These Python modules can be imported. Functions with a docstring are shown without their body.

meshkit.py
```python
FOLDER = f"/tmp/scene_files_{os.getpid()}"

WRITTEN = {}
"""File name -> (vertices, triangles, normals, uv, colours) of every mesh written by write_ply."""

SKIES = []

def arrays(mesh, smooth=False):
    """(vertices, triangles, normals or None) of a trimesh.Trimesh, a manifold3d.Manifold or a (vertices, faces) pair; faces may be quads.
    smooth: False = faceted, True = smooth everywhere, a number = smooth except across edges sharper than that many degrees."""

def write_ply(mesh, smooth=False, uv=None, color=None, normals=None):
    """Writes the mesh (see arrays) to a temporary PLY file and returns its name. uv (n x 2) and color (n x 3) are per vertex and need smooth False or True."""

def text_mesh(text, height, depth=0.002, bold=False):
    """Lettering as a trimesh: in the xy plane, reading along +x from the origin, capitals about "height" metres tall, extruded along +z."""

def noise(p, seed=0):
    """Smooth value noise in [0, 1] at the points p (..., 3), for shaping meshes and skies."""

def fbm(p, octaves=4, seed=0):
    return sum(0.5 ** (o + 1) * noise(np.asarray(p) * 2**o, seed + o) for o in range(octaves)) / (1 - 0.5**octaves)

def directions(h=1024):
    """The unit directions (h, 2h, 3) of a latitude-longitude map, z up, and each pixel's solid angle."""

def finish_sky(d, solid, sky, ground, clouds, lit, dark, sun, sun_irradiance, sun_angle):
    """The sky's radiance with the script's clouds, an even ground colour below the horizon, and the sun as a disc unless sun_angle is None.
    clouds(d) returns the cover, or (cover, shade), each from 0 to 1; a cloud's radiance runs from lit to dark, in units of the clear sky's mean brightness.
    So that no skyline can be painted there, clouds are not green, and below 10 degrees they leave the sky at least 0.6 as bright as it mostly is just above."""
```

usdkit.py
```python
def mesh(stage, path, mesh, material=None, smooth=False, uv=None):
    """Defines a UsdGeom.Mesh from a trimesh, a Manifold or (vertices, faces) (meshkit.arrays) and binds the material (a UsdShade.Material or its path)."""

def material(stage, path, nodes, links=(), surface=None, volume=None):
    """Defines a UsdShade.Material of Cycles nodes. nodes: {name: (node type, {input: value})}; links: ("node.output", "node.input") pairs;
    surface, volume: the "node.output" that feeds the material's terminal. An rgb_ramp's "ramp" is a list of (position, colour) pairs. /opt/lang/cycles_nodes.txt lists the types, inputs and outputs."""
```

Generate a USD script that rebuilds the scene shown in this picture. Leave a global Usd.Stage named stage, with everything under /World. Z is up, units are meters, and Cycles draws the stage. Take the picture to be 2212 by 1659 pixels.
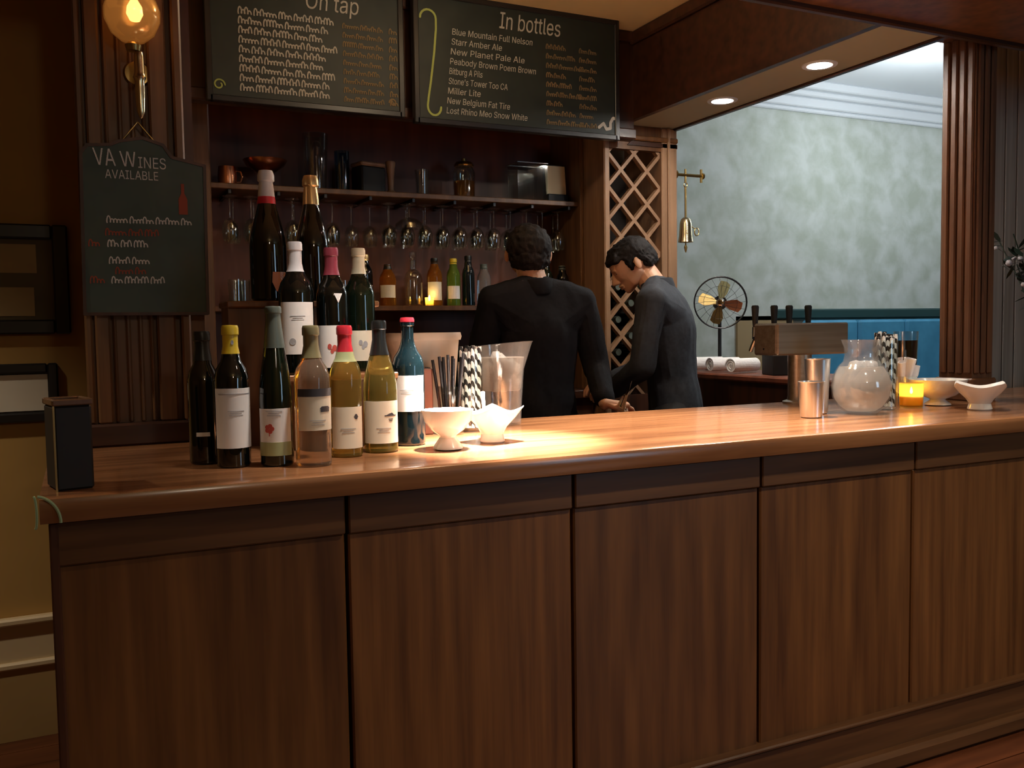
import math, random
import numpy as np
import trimesh
import manifold3d as m3
from shapely.geometry import LineString, Polygon, Point, box as sbox
from shapely import affinity
import usdkit, meshkit
from pxr import Usd, UsdGeom, UsdLux, UsdShade, Gf, Sdf

stage = Usd.Stage.CreateInMemory()
UsdGeom.SetStageUpAxis(stage, UsdGeom.Tokens.z)
UsdGeom.SetStageMetersPerUnit(stage, 1.0)
W = '/World'
UsdGeom.Xform.Define(stage, W)
PI = math.pi
rng = random.Random(7)

# ------------------------------------------------------------------ camera
CAM = np.array([0, 0, 1.29])
yaw, pit, rol = math.radians(25.5), math.radians(3.46), math.radians(.86)
f0 = np.array([math.sin(yaw), math.cos(yaw), 0.]); r0 = np.array([math.cos(yaw), -math.sin(yaw), 0.])
fw = f0 * math.cos(pit) - np.array([0, 0, 1.]) * math.sin(pit); u0 = np.cross(r0, fw)
rt = math.cos(rol) * r0 - math.sin(rol) * u0; up = np.cross(rt, fw)
cam = UsdGeom.Camera.Define(stage, W + '/camera')
cam.CreateHorizontalApertureAttr(36.0)
cam.CreateFocalLengthAttr(36.0 * 1950 / 2212)
cam.CreateExposureAttr(0.0)
cam.AddTransformOp().Set(Gf.Matrix4d(*rt, 0, *up, 0, *(-fw), 0, *CAM, 1))

# ------------------------------------------------------------------ lights
UsdGeom.Scope.Define(stage, W + '/Lights')
def spot(name, loc, power, color, angle, soft=.6, radius=.04, tilt=(0, 0)):
    l = UsdLux.SphereLight.Define(stage, W + '/Lights/' + name)
    l.CreateRadiusAttr(radius); l.CreateIntensityAttr(power); l.CreateColorAttr(Gf.Vec3f(*color)); l.CreateNormalizeAttr(True)
    s = UsdLux.ShapingAPI.Apply(l.GetPrim()); s.CreateShapingConeAngleAttr(angle); s.CreateShapingConeSoftnessAttr(soft)
    l.AddTranslateOp().Set(Gf.Vec3d(*loc)); l.AddRotateXYZOp().Set(Gf.Vec3f(tilt[0], tilt[1], 0))
def ball(name, loc, power, color, radius=.08):
    l = UsdLux.SphereLight.Define(stage, W + '/Lights/' + name)
    l.CreateRadiusAttr(radius); l.CreateIntensityAttr(power); l.CreateColorAttr(Gf.Vec3f(*color)); l.CreateNormalizeAttr(True)
    l.AddTranslateOp().Set(Gf.Vec3d(*loc))
WARM, COOL = (1, .83, .62), (.88, .96, 1.0)
spot('bar_spot', (.96, 1.96, 2.25), 800, (1, .89, .80), 15, 1.0, tilt=(6, 0))
spot('bar_spot_003', (.62, 1.84, 2.25), 24, (1, .88, .77), 23, .9, tilt=(9, 0))
spot('bar_spot_001', (1.58, 2.15, 2.25), 150, (1, .86, .72), 34, .9)
spot('bar_spot_002', (2.25, 1.84, 2.25), 20, (1, .88, .76), 34, .9)
spot('aisle_spot', (1.65, .70, 2.64), 30, WARM, 55, .8)
spot('aisle_spot_001', (3.1, .75, 2.64), 9, WARM, 60, .7)
spot('wall_spot', (-.95, 2.35, 2.64), 22, WARM, 45, .7)
ball('back_bar_lamp', (1.30, 2.80, 2.56), 3.3, (1, .78, .52), .06)
ball('room_lamp', (.6, -1.7, 2.3), 5.0, WARM, .12)
ball('far_room_lamp', (5.0, 4.0, 2.55), 11, COOL, .12)
ball('far_room_lamp_001', (6.4, 4.1, 2.55), 4, COOL, .12)
win = UsdLux.RectLight.Define(stage, W + '/Lights/front_window')     # evening daylight through the tall front window of the dining room
win.CreateWidthAttr(1.0); win.CreateHeightAttr(1.7); win.CreateIntensityAttr(4.0); win.CreateColorAttr(Gf.Vec3f(.50, .76, 1.0))
win.AddTranslateOp().Set(Gf.Vec3d(4.0, -3.15, 1.65)); win.AddRotateXYZOp().Set(Gf.Vec3f(90, 0, 0))

# ------------------------------------------------------------------ materials
def principled(name, color, rough=.5, **kw):
    return usdkit.material(stage, f'{W}/Looks/{name}', {'p': ('principled_bsdf', {'base_color': color, 'roughness': rough, **kw})}, surface='p.BSDF')
def noisy(name, c1, c2, scale=(8, 8, 8), rough=.5, bump=.0, detail=4, lo=.3, hi=.7, dist=0, **kw):
    nodes = {'g': ('geometry', {}), 'm': ('mapping', {'scale': scale}), 'n': ('noise_texture', {'scale': 1.0, 'detail': float(detail), 'distortion': float(dist)}),
             'r': ('rgb_ramp', {'ramp': [(lo, c1), (hi, c2)]}), 'p': ('principled_bsdf', {'roughness': rough, **kw})}
    links = [('g.position', 'm.vector'), ('m.vector', 'n.vector'), ('n.fac', 'r.fac'), ('r.color', 'p.base_color')]
    if bump:
        nodes['b'] = ('bump', {'strength': bump, 'distance': .004}); links += [('n.fac', 'b.height'), ('b.normal', 'p.normal')]
    return usdkit.material(stage, f'{W}/Looks/{name}', nodes, links, surface='p.BSDF')
M = {}
M['panel_wood'] = noisy('panel_wood', (.085, .032, .010), (.21, .088, .026), (26, 26, 1.6), .42, .15, 5)
M['panel_wood2'] = noisy('panel_wood2', (.095, .036, .011), (.24, .10, .030), (30, 30, 1.4), .42, .15, 5)
M['panel_wood3'] = noisy('panel_wood3', (.075, .029, .010), (.18, .076, .025), (24, 24, 1.8), .42, .15, 5)
M['rail_wood'] = noisy('rail_wood', (.07, .03, .012), (.16, .072, .028), (1.6, 26, 26), .4, .12, 5)
M['top_wood'] = noisy('top_wood', (.17, .066, .026), (.33, .15, .065), (1.8, 22, 22), .22, .04, 6, coat_weight=.35, coat_roughness=.12)
M['dark_wood'] = noisy('dark_wood', (.035, .013, .007), (.085, .030, .014), (24, 24, 2), .45, .1, 5)
M['dark_wood_h'] = noisy('dark_wood_h', (.028, .010, .006), (.07, .024, .011), (2, 24, 24), .4, .1, 5)
M['red_wood'] = noisy('red_wood', (.095, .026, .012), (.19, .052, .022), (14, 14, 1.5), .5, .08, 5)
M['post_wood'] = noisy('post_wood', (.11, .052, .022), (.21, .105, .045), (30, 30, 2), .45, .1, 5)
M['rack_wood'] = noisy('rack_wood', (.24, .135, .075), (.38, .22, .125), (26, 26, 3), .5, .1, 5)
M['column_wood'] = noisy('column_wood', (.09, .038, .018), (.17, .075, .035), (30, 30, 2), .45, .1, 5)
M['floor_wood'] = noisy('floor_wood', (.075, .022, .009), (.14, .043, .016), (2, 24, 24), .35, .1, 5)
M['tan_wall'] = noisy('tan_wall', (.43, .255, .075), (.50, .305, .095), (3, 3, 3), .8, .02, 3)
M['tan_low'] = noisy('tan_low', (.38, .25, .095), (.44, .29, .115), (3, 3, 3), .75, .0, 3)
M['cream_trim'] = principled('cream_trim', (.66, .52, .32), .5)
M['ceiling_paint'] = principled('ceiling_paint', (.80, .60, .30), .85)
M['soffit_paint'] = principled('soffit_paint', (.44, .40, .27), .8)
M['white_paint'] = principled('white_paint', (.80, .83, .86), .6)
M['wallpaper'] = noisy('wallpaper', (.46, .50, .42), (.64, .67, .63), (6, 6, 6), .8, .0, 6, .34, .66, .25)
M['wainscot_tan'] = principled('wainscot_tan', (.40, .28, .14), .6)
M['teal_dark'] = principled('teal_dark', (.02, .06, .06), .45)
M['blue_pad'] = noisy('blue_pad', (.05, .25, .42), (.08, .34, .55), (6, 6, 6), .6)
M['grey_panel'] = noisy('grey_panel', (.30, .26, .22), (.46, .41, .36), (34, 34, 1), .5, .05, 3)
M['slate'] = noisy('slate', (.006, .012, .011), (.014, .022, .019), (9, 9, 9), .6, 0, 4)
M['slate_green'] = noisy('slate_green', (.045, .078, .062), (.07, .105, .085), (9, 9, 9), .65, 0, 4)
M['chalk'] = principled('chalk', (.40, .385, .35), .95)
M['chalk_bright'] = principled('chalk_bright', (.72, .72, .68), .95)
M['chalk_dim'] = principled('chalk_dim', (.17, .12, .06), .95)
M['chalk_red'] = principled('chalk_red', (.36, .09, .05), .95)
M['chalk_green'] = principled('chalk_green', (.30, .36, .10), .95)
M['black_frame'] = principled('black_frame', (.012, .011, .012), .35)
M['mat_board'] = noisy('mat_board', (.10, .08, .04), (.14, .11, .05), (6, 6, 6), .7)
M['print_tan'] = noisy('print_tan', (.36, .27, .12), (.44, .33, .16), (7, 7, 9), .7)
M['print_pale'] = noisy('print_pale', (.74, .68, .56), (.82, .77, .66), (7, 7, 9), .7)
M['black_plastic'] = principled('black_plastic', (.006, .006, .007), .6)
M['dark_metal'] = principled('dark_metal', (.03, .03, .032), .35, metallic=.6)
M['steel'] = principled('steel', (.86, .85, .84), .27, metallic=1.)
M['steel_brushed'] = noisy('steel_brushed', (.36, .31, .26), (.50, .44, .38), (2, 60, 60), .3, 0, 2, metallic=.9)
M['chrome'] = principled('chrome', (.85, .85, .86), .06, metallic=1.)
M['brass'] = principled('brass', (.55, .40, .16), .28, metallic=1.)
M['brass_pale'] = principled('brass_pale', (.80, .68, .44), .22, metallic=1.)
M['copper'] = principled('copper', (.72, .30, .15), .28, metallic=1.)
M['ceramic'] = principled('ceramic', (.85, .83, .80), .18, coat_weight=.4)
M['tub_plastic'] = principled('tub_plastic', (.74, .66, .55), .4)
M['cloth_white'] = noisy('cloth_white', (.84, .84, .85), (.9, .9, .9), (80, 80, 80), .9, .3, 2)
M['napkin'] = principled('napkin', (.86, .80, .78), .85)
M['paper'] = principled('paper', (.88, .86, .84), .6)
M['paper_cream'] = principled('paper_cream', (.88, .82, .66), .6)
M['card_cream'] = principled('card_cream', (.85, .68, .42), .7)
M['orange_print'] = principled('orange_print', (.75, .25, .07), .5)
M['red_print'] = principled('red_print', (.60, .10, .08), .5)
M['green_print'] = principled('green_print', (.40, .44, .22), .55)
M['dark_print'] = principled('dark_print', (.05, .05, .06), .5)
M['grey_print'] = principled('grey_print', (.42, .42, .44), .5)
def glossyglass(name, color, **kw): return principled(name, color, .04, coat_weight=.5, coat_roughness=.02, specular_ior_level=.6, **kw)
M['bottle_black'] = glossyglass('bottle_black', (.0025, .0035, .003))
M['bottle_green'] = glossyglass('bottle_green', (.004, .009, .005))
M['bottle_teal'] = glossyglass('bottle_teal', (.004, .011, .014))
M['bottle_gold'] = principled('bottle_gold', (.66, .50, .13), .03, transmission_weight=.85, ior=1.36)
M['bottle_olive'] = principled('bottle_olive', (.46, .38, .10), .03, transmission_weight=.8, ior=1.36)
M['bottle_rose'] = principled('bottle_rose', (.93, .74, .55), .03, transmission_weight=.9, ior=1.33)
M['amber_liquor'] = principled('amber_liquor', (.75, .32, .05), .03, transmission_weight=.85, ior=1.36)
M['clear_liquor'] = principled('clear_liquor', (.80, .90, .92), .03, transmission_weight=.9, ior=1.33)
M['green_liquor'] = principled('green_liquor', (.25, .42, .06), .03, transmission_weight=.7, ior=1.36)
M['foil_yellow'] = principled('foil_yellow', (.72, .52, .03), .4)
M['foil_red'] = principled('foil_red', (.62, .03, .05), .35)
M['foil_dkred'] = principled('foil_dkred', (.22, .03, .05), .4)
M['foil_white'] = principled('foil_white', (.78, .78, .82), .35)
M['foil_cream'] = principled('foil_cream', (.80, .78, .58), .4)
M['foil_gold'] = principled('foil_gold', (.85, .60, .28), .3, metallic=.7)
M['foil_olive'] = principled('foil_olive', (.22, .19, .09), .45)
M['foil_grey'] = principled('foil_grey', (.10, .12, .10), .4)
M['foil_black'] = principled('foil_black', (.012, .014, .014), .35)
def pane(name, tint, base=.05, extra=None):
    nodes = {'f': ('layer_weight', {'blend': .5}), 'pw': ('math', {'math_type': 'power', 'value2': 3.0}), 'mx': ('math', {'math_type': 'multiply_add', 'value2': .55, 'value3': base, 'use_clamp': True}),
             't': ('transparent_bsdf', {'color': tint}), 'gl': ('glossy_bsdf', {'color': (1, 1, 1), 'roughness': .05}), 'mixer': ('mix_closure', {})}
    links = [('f.facing', 'pw.value1'), ('pw.value', 'mx.value1'), ('mx.value', 'mixer.fac'), ('t.BSDF', 'mixer.closure1'), ('gl.BSDF', 'mixer.closure2')]
    return usdkit.material(stage, f'{W}/Looks/{name}', nodes, links, surface='mixer.closure')
M['glass'] = pane('glass', (.93, .96, .95), .08)
M['glass_frosty'] = usdkit.material(stage, f'{W}/Looks/glass_frosty', {'t': ('transparent_bsdf', {'color': (.95, .96, .96)}), 'd': ('diffuse_bsdf', {'color': (.85, .83, .82)}), 'gl': ('glossy_bsdf', {'roughness': .08}), 'a': ('mix_closure', {'fac': .07}), 'b': ('mix_closure', {'fac': .10})},
    [('t.BSDF', 'a.closure1'), ('d.BSDF', 'a.closure2'), ('a.closure', 'b.closure1'), ('gl.BSDF', 'b.closure2')], surface='b.closure')
M['ice'] = usdkit.material(stage, f'{W}/Looks/ice', {'t': ('transparent_bsdf', {'color': (.95, .95, .95)}), 'd': ('translucent_bsdf', {'color': (.9, .88, .87)}), 'e': ('diffuse_bsdf', {'color': (.85, .83, .82)}), 'a': ('mix_closure', {'fac': .5}), 'b': ('mix_closure', {'fac': .62})},
    [('d.BSDF', 'a.closure1'), ('e.BSDF', 'a.closure2'), ('t.BSDF', 'b.closure1'), ('a.closure', 'b.closure2')], surface='b.closure')
M['cloudy_water'] = usdkit.material(stage, f'{W}/Looks/cloudy_water', {'t': ('transparent_bsdf', {'color': (.97, .95, .93)}), 'd': ('translucent_bsdf', {'color': (.80, .72, .64)}), 'e': ('diffuse_bsdf', {'color': (.74, .67, .60)}), 'a': ('mix_closure', {'fac': .5}), 'b': ('mix_closure', {'fac': .46})},
    [('d.BSDF', 'a.closure1'), ('e.BSDF', 'a.closure2'), ('t.BSDF', 'b.closure1'), ('a.closure', 'b.closure2')], surface='b.closure')
M['water'] = pane('water', (.90, .92, .92), .03)
M['amber_glass'] = usdkit.material(stage, f'{W}/Looks/amber_glass', {'t': ('transparent_bsdf', {'color': (.70, .52, .32)}), 'd': ('translucent_bsdf', {'color': (.36, .24, .12)}), 'e': ('glossy_bsdf', {'color': (.9, .7, .4), 'roughness': .15}), 'a': ('mix_closure', {'fac': .35}), 'b': ('mix_closure', {'fac': .18})},
    [('t.BSDF', 'a.closure1'), ('d.BSDF', 'a.closure2'), ('a.closure', 'b.closure1'), ('e.BSDF', 'b.closure2')], surface='b.closure')
M['candle_glass'] = usdkit.material(stage, f'{W}/Looks/candle_glass', {'t': ('transparent_bsdf', {'color': (1, .85, .45)}), 'd': ('translucent_bsdf', {'color': (.95, .72, .30)}), 'a': ('mix_closure', {'fac': .6})},
    [('t.BSDF', 'a.closure1'), ('d.BSDF', 'a.closure2')], surface='a.closure')
def emit(name, color, s): return usdkit.material(stage, f'{W}/Looks/{name}', {'e': ('emission', {'color': color, 'strength': s})}, surface='e.emission')
M['bulb'] = emit('bulb', (1, .76, .50), 20)
M['down_lens'] = emit('down_lens', (1, .93, .84), 360)
M['flame'] = emit('flame', (1, .62, .2), 120)
M['wax'] = principled('wax', (.85, .72, .45), .5, subsurface_weight=.2)
M['straw_black'] = principled('straw_black', (.010, .009, .010), .35)
M['straw_stripe'] = usdkit.material(stage, f'{W}/Looks/straw_stripe', {'c': ('texture_coordinate', {}), 'm': ('mapping', {'scale': (1, 1, .62)}), 'w': ('wave_texture', {'wave_type': 'bands', 'bands_direction': 'diagonal', 'scale': 30., 'detail': 0.}), 'r': ('rgb_ramp', {'ramp': [(.52, (.86, .84, .80)), (.60, (.015, .013, .013))]}), 'p': ('principled_bsdf', {'roughness': .6})},
    [('c.object', 'm.vector'), ('m.vector', 'w.vector'), ('w.fac', 'r.fac'), ('r.color', 'p.base_color')], surface='p.BSDF')
M['skin'] = principled('skin', (.62, .33, .20), .5, subsurface_weight=.12, subsurface_scale=.01)
M['hair'] = noisy('hair', (.004, .003, .003), (.012, .008, .007), (120, 120, 30), .75, .4, 2, specular_ior_level=.25)
M['shirt'] = noisy('shirt', (.014, .017, .024), (.024, .029, .040), (60, 60, 60), .8, .2, 3)
M['black_shirt'] = noisy('black_shirt', (.003, .003, .005), (.006, .006, .009), (60, 60, 60), .85, .2, 3, specular_ior_level=.2)
M['trousers'] = principled('trousers', (.010, .010, .012), .8)
M['eye'] = principled('eye', (.22, .18, .16), .2)
M['leaf'] = principled('leaf', (.02, .035, .025), .4)
M['berry'] = principled('berry', (.45, .42, .45), .4)
M['cord_green'] = principled('cord_green', (.36, .52, .30), .6)
M['groove'] = principled('groove', (.010, .005, .003), .8)

# ------------------------------------------------------------------ scene-tree helpers
used = {}
def numbered(parent, name):
    k = used.get((parent, name), 0); used[(parent, name)] = k + 1
    return f'{parent}/{name}' if k == 0 else f'{parent}/{name}_{k:03d}'
def setdata(prim, label=None, cat=None, group=None, kind=None):
    for k, v in (('label', label), ('category', cat), ('group', group), ('kind', kind)):
        if v: prim.SetCustomDataByKey(k, v)
def thing(name, label, cat, loc=(0, 0, 0), rz=0, group=None, kind=None):
    x = UsdGeom.Xform.Define(stage, numbered(W, name))
    x.AddTranslateOp().Set(Gf.Vec3d(*map(float, loc))); x.AddRotateZOp().Set(float(rz))
    setdata(x.GetPrim(), label, cat, group, kind)
    return str(x.GetPath())
def part(parent, name, mesh, mat, smooth=35, label=None, kind=None):
    m = usdkit.mesh(stage, numbered(parent, name), mesh, M[mat], smooth=smooth)
    setdata(m.GetPrim(), label, kind=kind)
    return str(m.GetPath())
def solo(name, mesh, mat, label, cat=None, smooth=35, group=None, kind=None):
    m = usdkit.mesh(stage, numbered(W, name), mesh, M[mat], smooth=smooth)
    setdata(m.GetPrim(), label, cat, group, kind)
    return str(m.GetPath())
def dup(src, loc, rz=0, label=None, group=None):
    p = stage.GetPrimAtPath(src); was = p.GetCustomData()
    base = src.rsplit('/', 1)[1]
    x = UsdGeom.Xform.Define(stage, numbered(W, base)); q = x.GetPrim()
    q.GetReferences().AddInternalReference(src); q.SetInstanceable(True)
    q.GetAttribute('xformOp:translate').Set(Gf.Vec3d(*map(float, loc))); q.GetAttribute('xformOp:rotateZ').Set(float(rz))
    setdata(q, label or was.get('label'), was.get('category'), group or was.get('group'))
    return str(x.GetPath())

# ------------------------------------------------------------------ mesh helpers
cat = trimesh.util.concatenate
def bx(x0, x1, y0, y1, z0, z1, bev=0.0):
    sx, sy, sz = x1 - x0, y1 - y0, z1 - z0
    b = min(bev, sx / 2.2, sy / 2.2, sz / 2.2)
    if b <= 0:
        m = trimesh.creation.box([sx, sy, sz])
    else:
        pts = [(i * (sx / 2 - b * (a != 0)), j * (sy / 2 - b * (a != 1)), k * (sz / 2 - b * (a != 2))) for i in (-1, 1) for j in (-1, 1) for k in (-1, 1) for a in (0, 1, 2)]
        m = trimesh.convex.convex_hull(np.array(pts))
    m.apply_translation([(x0 + x1) / 2, (y0 + y1) / 2, (z0 + z1) / 2]); return m
def lathe(profile, n=32, loc=(0, 0, 0)):
    m = trimesh.creation.revolve(np.array(profile, float), sections=n)
    m.apply_translation(loc); return m
def tube(pts, r, n=8, closed=False):
    P = np.array(pts, float); N = len(P); V = []; F = []
    R = np.full(N, r) if np.ndim(r) == 0 else np.array(r)
    T = np.gradient(P, axis=0) if not closed else np.roll(P, -1, 0) - np.roll(P, 1, 0)
    T /= np.linalg.norm(T, axis=1, keepdims=True) + 1e-12
    a = np.array([0, 0, 1.]) if abs(T[0][2]) < .9 else np.array([1., 0, 0])
    s = np.cross(T[0], a); s /= np.linalg.norm(s)
    for i in range(N):
        s = s - T[i] * (s @ T[i]); s /= np.linalg.norm(s); t = np.cross(T[i], s)
        for k in range(n):
            c = 2 * PI * k / n; V.append(P[i] + R[i] * (math.cos(c) * s + math.sin(c) * t))
    for i in range(N if closed else N - 1):
        for k in range(n):
            a0, a1 = i * n + k, i * n + (k + 1) % n; b0, b1 = ((i + 1) % N) * n + k, ((i + 1) % N) * n + (k + 1) % n
            F += [[a0, a1, b1], [a0, b1, b0]]
    if not closed:
        V += [P[0], P[-1]]; c0, c1 = len(V) - 2, len(V) - 1
        for k in range(n):
            F += [[c0, (k + 1) % n, k], [c1, (N - 1) * n + k, (N - 1) * n + (k + 1) % n]]
    m = trimesh.Trimesh(V, F, process=False); m.fix_normals(); return m
def cyl(p, q, r, n=16): return tube([p, tuple((np.array(p) * .5 + np.array(q) * .5)), q], r, n)
def ext(poly, d):
    gs = getattr(poly, 'geoms', [poly])
    return cat([trimesh.creation.extrude_polygon(g, d, engine='earcut') for g in gs if g.area > 1e-9])
RX = trimesh.transformations.rotation_matrix(PI / 2, [1, 0, 0])
def upright(m):            # xy drawing -> xz plane, facing -y
    m = m.copy(); m.apply_transform(RX); return m
def moved(m, *t):
    m = m.copy(); m.apply_translation(t); return m
def rot(m, deg, axis=(0, 0, 1), pt=(0, 0, 0)):
    m = m.copy(); m.apply_transform(trimesh.transformations.rotation_matrix(math.radians(deg), axis, pt)); return m
def arc(r, z0, z1, a0, a1, th=.0006, n=20):
    """a curved patch standing off a cylinder of radius r, angles in degrees from +x"""
    A = np.radians(np.linspace(a0, a1, n)); V = []; F = []
    for rr in (r, r + th):
        for z in (z0, z1):
            V += [(rr * math.cos(a), rr * math.sin(a), z) for a in A]
    q = lambda a, b, c, d: F.extend([[a, b, c], [a, c, d]])
    for i in range(n - 1):
        q(2 * n + i, 2 * n + i + 1, 3 * n + i + 1, 3 * n + i); q(i, n + i, n + i + 1, i + 1)
        q(n + i, 3 * n + i, 3 * n + i + 1, n + i + 1); q(i, i + 1, 2 * n + i + 1, 2 * n + i)
    q(0, 2 * n, 3 * n, n); q(n - 1, 2 * n - 1, 4 * n - 1, 3 * n - 1)
    m = trimesh.Trimesh(V, F, process=False); m.fix_normals(); return m
def facing(x, y): return math.degrees(math.atan2(-y, -x))   # direction to the front of the bar room

# ================================================================== ROOM
def struct(name, mesh, mat, label=None, smooth=35): return solo(name, mesh, mat, label, smooth=smooth, kind='structure')
fl = thing('floor', 'reddish brown plank floor in front of the bar', None, kind='structure')
part(fl, 'subfloor', bx(-3.5, 8, -3.2, 5.4, -.08, -.012), 'groove', False)
part(fl, 'back_floor', bx(-.05, 8, 1.95, 5.4, -.012, 0), 'floor_wood', False)
part(fl, 'front_floor', bx(-3.5, 5, -3.2, .9, -.012, 0), 'floor_wood', False)
for j in range(20):
    y0 = .9 + j * .118
    part(fl, 'plank', bx(-2.2, 4.6 if y0 < 1.75 else -.04, y0 + .0015, y0 + .1165, -.012, rng.uniform(-.001, .0006)), 'floor_wood', False)

struct('wall_left', cat([bx(-3.5, .36, 3.25, 3.37, .0, 2.71), bx(.30, .36, 3.37, 4.5, 0, 2.71)]), 'tan_wall', 'tan painted wall hung with framed pictures', False)
tr = thing('baseboard_left', 'cream moulded band low on the tan wall left of the bar', None, kind='structure')
part(tr, 'board', bx(-3.5, .3, 3.235, 3.25, .255, .375), 'cream_trim', False)
part(tr, 'bead', bx(-3.5, .3, 3.215, 3.25, .375, .398, .006), 'cream_trim', False)
part(tr, 'bead', bx(-3.5, .3, 3.22, 3.25, .232, .255, .006), 'cream_trim', False)
part(tr, 'skirting', bx(-3.5, .3, 3.23, 3.25, 0, .232), 'tan_low', False)
struct('wall_back', bx(.30, 2.9, 4.42, 4.52, 0, 2.71), 'dark_wood', 'dark wall behind the back bar', False)
struct('ceiling', bx(-3.5, 2.80, -3.2, 4.6, 2.71, 2.80), 'ceiling_paint', 'tan painted ceiling above the bar', False)
struct('ceiling_front', bx(2.80, 5.2, -3.2, 2.9, 2.71, 2.80), 'ceiling_paint', 'tan ceiling right of the bar opening', False)
struct('wall_front', bx(-3.5, 5.2, -3.3, -3.2, 0, 2.71), 'tan_wall', 'tan wall of the dining room behind the viewer', False)
struct('wall_side', bx(-3.6, -3.5, -3.3, 3.37, 0, 2.71), 'tan_wall', 'tan wall far to the left', False)
struct('wall_end', bx(5.2, 5.3, -3.3, 2.9, 0, 2.71), 'tan_wall', 'tan wall far to the right', False)
# far room seen through the opening
fr = thing('wall_far', 'mottled grey green papered wall of the room beyond the opening', None, kind='structure')
part(fr, 'wallpaper', bx(2.7, 8, 5.2, 5.3, 1.36, 3.1), 'wallpaper', False)
part(fr, 'wainscot', cat([bx(4.28, 4.80, 5.18, 5.3, 0, 1.33)]), 'wainscot_tan', False)
part(fr, 'lower_wall', cat([bx(2.7, 4.28, 5.2, 5.3, 0, 1.36), bx(4.80, 8, 5.2, 5.3, 0, 1.36)]), 'wallpaper', False)
part(fr, 'chair_rail', bx(4.62, 8, 5.16, 5.2, 1.335, 1.41, .01), 'teal_dark', False)
cr = thing('trim_1', 'white stepped crown moulding at the top of the far papered wall', None, kind='structure')
for (z0, z1, d) in ((2.86, 2.89, .035), (2.89, 2.96, .06), (2.96, 3.0, .10), (3.0, 3.06, .15)):
    part(cr, 'moulding_step', bx(2.8, 8, 5.2 - d, 5.2, z0, z1, .008), 'white_paint', False)
struct('ceiling_far', bx(2.75, 8, 2.4, 5.3, 3.06, 3.12), 'white_paint', 'pale ceiling of the room beyond the opening', False)
struct('wall_far_left', bx(2.72, 2.80, 4.24, 5.2, 0, 3.1), 'wallpaper', 'papered side wall beyond the wine rack', False)
struct('wall_far_right', bx(8, 8.1, 2.4, 5.3, 0, 3.1), 'wallpaper', 'papered end wall of the far room', False)
wr = thing('wall_right', 'grey brown boarded wall behind the vase at the right edge', None, kind='structure')
part(wr, 'backing', bx(3.92, 8.0, 2.93, 3.0, 0, 3.1), 'groove', False)
for k in range(14):
    part(wr, 'board', bx(3.92 + k * .085, 3.92 + k * .085 + .078, 2.905, 2.93, 0, 2.71, .004), 'grey_panel', False)

# bulkhead over the back bar
bk = thing('bulkhead', 'dark wood bulkhead below the ceiling that carries the two menu boards', 'bulkhead', kind='structure')
part(bk, 'panel', bx(.36, 2.47, 3.76, 3.80, 2.20, 2.71), 'dark_wood', False)
part(bk, 'crown', bx(.36, 2.47, 3.73, 3.76, 2.66, 2.71, .008), 'dark_wood_h', False)
part(bk, 'bottom_rail', bx(.36, 2.47, 3.735, 3.76, 2.20, 2.25, .006), 'dark_wood_h', False)
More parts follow.
